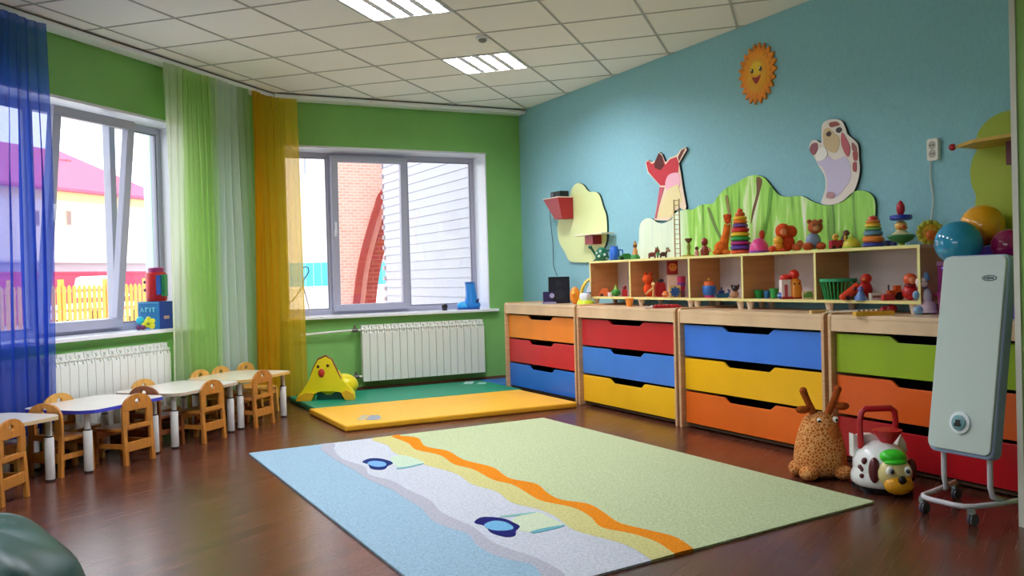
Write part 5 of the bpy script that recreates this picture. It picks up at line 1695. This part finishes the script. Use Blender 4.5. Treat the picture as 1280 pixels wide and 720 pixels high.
# dog ride-on car
p_ = on_z(1113, 619, 0)
wm = mat('e2e2e0', .25, .5)
dr_ = '5a1620'
toy('dog_ride_on', 'white puppy-faced ride-on car with a green cap and red handle', 'ride-on toy', Vector((p_.x + .06, p_.y + .1, 0)), [
    ('body', wm, [('s', -1, 0, 32, 33, 40, 30), ('l', 0, 0, [(33, 8), (37, 12), (37, 20), (33, 30)])]), ('skirt', '1c1416', [('l', 0, 0, [(30, 1), (33, 9)])]),
    ('seat_back', wm, [('p', [(-32, 40), (6, 44), (5, 58), (2, 64), (-6, 68), (-20, 68), (-24, 66), (-32, 69)], 8, 22)]), ('rear_fin', wm, [('p', [(20, 46), (36, 44), (34, 56), (28, 68), (24, 56)], 8, 20)]),
    ('handle', 'b01420', [('t', [(-24, 4, 52), (-25, 4, 84), (-23, 4, 96), (-18, 4, 101), (14, 4, 101), (19, 4, 97), (20, 4, 86), (19, 4, 70)], 4)]),
    ('steering_cone', 'c01822', [('l', 5, -6, [(4, 46), (6, 58), (16, 72), (18, 76), (15, 77)])]),
    ('cap', '3cc828', [('s', 0, -33, 48, 16, 12, 9), ('s', 0, -40, 43, 14, 8, 4)]),
    ('face', 'e0cc8c', [('s', 1, -36, 28, 21, 13, 19)]), ('muzzle', 'eaa21e', [('s', 2, -44, 16, 18, 10, 12)]), ('nose', '14100e', [('s', 2, -54, 24, 5, 4, 5)]),
    ('eye', 'f4f2ee', [('s', -9, -46, 33, 5, 3, 6)]), ('eye', 'f4f2ee', [('s', 12, -46, 33, 5, 3, 6)]), ('pupil', '1c2434', [('s', -8, -49, 33, 2.6)]), ('pupil', '1c2434', [('s', 11, -49, 33, 2.6)]),
    ('ear', dr_, [('s', -21, -29, 31, 7, 7, 16)]), ('ear', dr_, [('s', 25, -27, 30, 6, 7, 14)]),
    ('spot', dr_, [('s', -28, -17, 40, 4, 4, 4.5)]), ('spot', dr_, [('s', -30, -14, 30, 3, 4, 4)]), ('spot', dr_, [('s', -32, -12, 32, 2.6, 4, 3)]), ('spot', dr_, [('s', -32, -17, 22, 3, 3, 3)])] +
    [('wheel', '16141a', [('l', x_, y_, [(6, 0), (6, 6)])]) for x_ in (-24, 24) for y_ in (-18, 22)], group=None)

# heater on castors
ht = thing('panel_heater', 'tall pale grey-green panel heater on castors beside the partition', 'heater', (3.575, 2.68, 0), -PI / 2)
tilt = math.radians(-9.2)
face_m = mat('c2cfc8', .45, .4)
edge_hm = mat('9fb0d0', .4, .4)
def tilted(nm, mb, m, par=None, bevel=0, smooth=False):
    mb.v = [tuple(Matrix.Translation((0, 0, .29)) @ Matrix.Rotation(tilt, 4, 'X') @ Vector(q)) for q in mb.v]
    return link(nm, mb, m, par or ht, smooth, bevel)


case = tilted('case', MB().prism([(a, b + .455) for a, b in rrect(.325, .91, .035, 6)], .012, .075, 'xz'), edge_hm, bevel=.01)
fp = tilted('front_panel', MB().prism([(a, b + .46) for a, b in rrect(.312, .885, .03, 6)], -.002, .014, 'xz'), face_m, bevel=.004)
tilted('dial_ring', MB().lathe([(.052, .0), (.05, -.012), (.04, -.014)], 28, (0.005, 0, .145), 'y'), mat('dfe8ea', .3), smooth=True)
tilted('dial', MB().lathe([(.034, -.006), (.034, -.02), (.028, -.023)], 24, (0.005, 0, .145), 'y'), mat('6f9aa0', .25), smooth=True)
tilted('display', MB().box((-.012, -.025, .128), (.022, -.0232, .142)).box((-.006, -.025, .142), (.017, -.0232, .158)), M['black'])
# oval maker's badge: a dark ring with small strokes
mb = MB()
mb.tube([(.085 + .034 * math.cos(2 * PI * k / 24), -.003, .80 + .012 * math.sin(2 * PI * k / 24)) for k in range(24)], .0018, 6, True)
tilted('badge', mb, mat('2c4450', .4))
mb = MB()
for x_, h_ in ((-.024, .010), (-.013, .014), (-.004, .014), (.006, .009), (.015, .010)):
    mb.box((.085 + x_, -.004, .80 - h_ / 2), (.085 + x_ + .005, -.0022, .80 + h_ / 2))
tilted('badge_lettering', mb, mat('2c4450', .4))
tm = mat('cdc9cf', .3, .5)
zb = .085
loop_ = [(-.24, .30, zb), (-.20, .17, zb), (-.165, .03, zb), (-.15, -.04, zb), (-.125, -.07, zb), (-.08, -.082, zb), (.03, -.082, zb), (.08, -.07, zb), (.105, -.03, zb), (.125, .06, zb), (.135, .17, zb), (.14, .30, zb)]
link('base_frame', MB().tube(loop_, .012, 10), tm, ht, 'all')
for x_, yb2 in ((-.115, .09), (.115, .12)):
    link('leg', MB().tube([(x_, .075, .42), (x_, .06, .3), (x_, .06, .16), (x_, .075, .115), (x_ + (-.04 if x_ < 0 else .012), yb2 + .03, .09)], .0125, 10), tm, ht, 'all')
for x_, y_ in ((-.15, -.05), (.095, -.05), (-.235, .285), (.138, .285)):
    c_ = link('castor', MB().box((x_ - .012, y_ - .006, .05), (x_ + .012, y_ + .018, .078)).cyl((x_, y_, .07), .008, .02, 10), M['chrome'], ht)
    link('castor_wheel', MB().cyl((x_ - .011, y_ + .016, .026), .026, .009, 18, 'x').cyl((x_ + .003, y_ + .016, .026), .026, .009, 18, 'x'), mat('4a4c56', .35), c_, True)

# green beanbag
mb = MB().ball((0, 0, 0), 1, 48, 28)
nv = []
sg = lambda q, e: math.copysign(abs(q) ** e, q)
for x_, y_, z_ in mb.v:
    a = math.atan2(y_, x_)
    x2, y2, z2 = sg(x_, .72), sg(y_, .72), sg(z_, .62)
    fold = .016 * math.sin(4 * a + 3 * x_ - 2 * z_) + .012 * math.sin(7 * a + 5 * z_)
    zz_ = z2 if z2 > 0 else z2 * .45
    nv.append((x2 * .36 * (1 + fold), y2 * .42 * (1 + fold), .135 + zz_ * .35 * (1 - .16 * x_ + fold * 1.6)))
zmin = min(q[2] for q in nv)
mb.v = [(q[0], q[1], max(q[2] - zmin - .012, 0.0)) for q in nv]
bb = thing('bean_bag', 'dark green leatherette bean bag on the brown floor', 'bean bag', (-.31, 2.92, 0), .12)
link('cover', mb, mat('053a31', .38, .28, noise=(5, .2), bump=(9, .25)), bb, 'all')
link('top_button', MB().ball((0, 0, max(q[2] for q in nv) - zmin - .012), (.03, .03, .012)), mat('0a3c36', .4), bb, 'all')
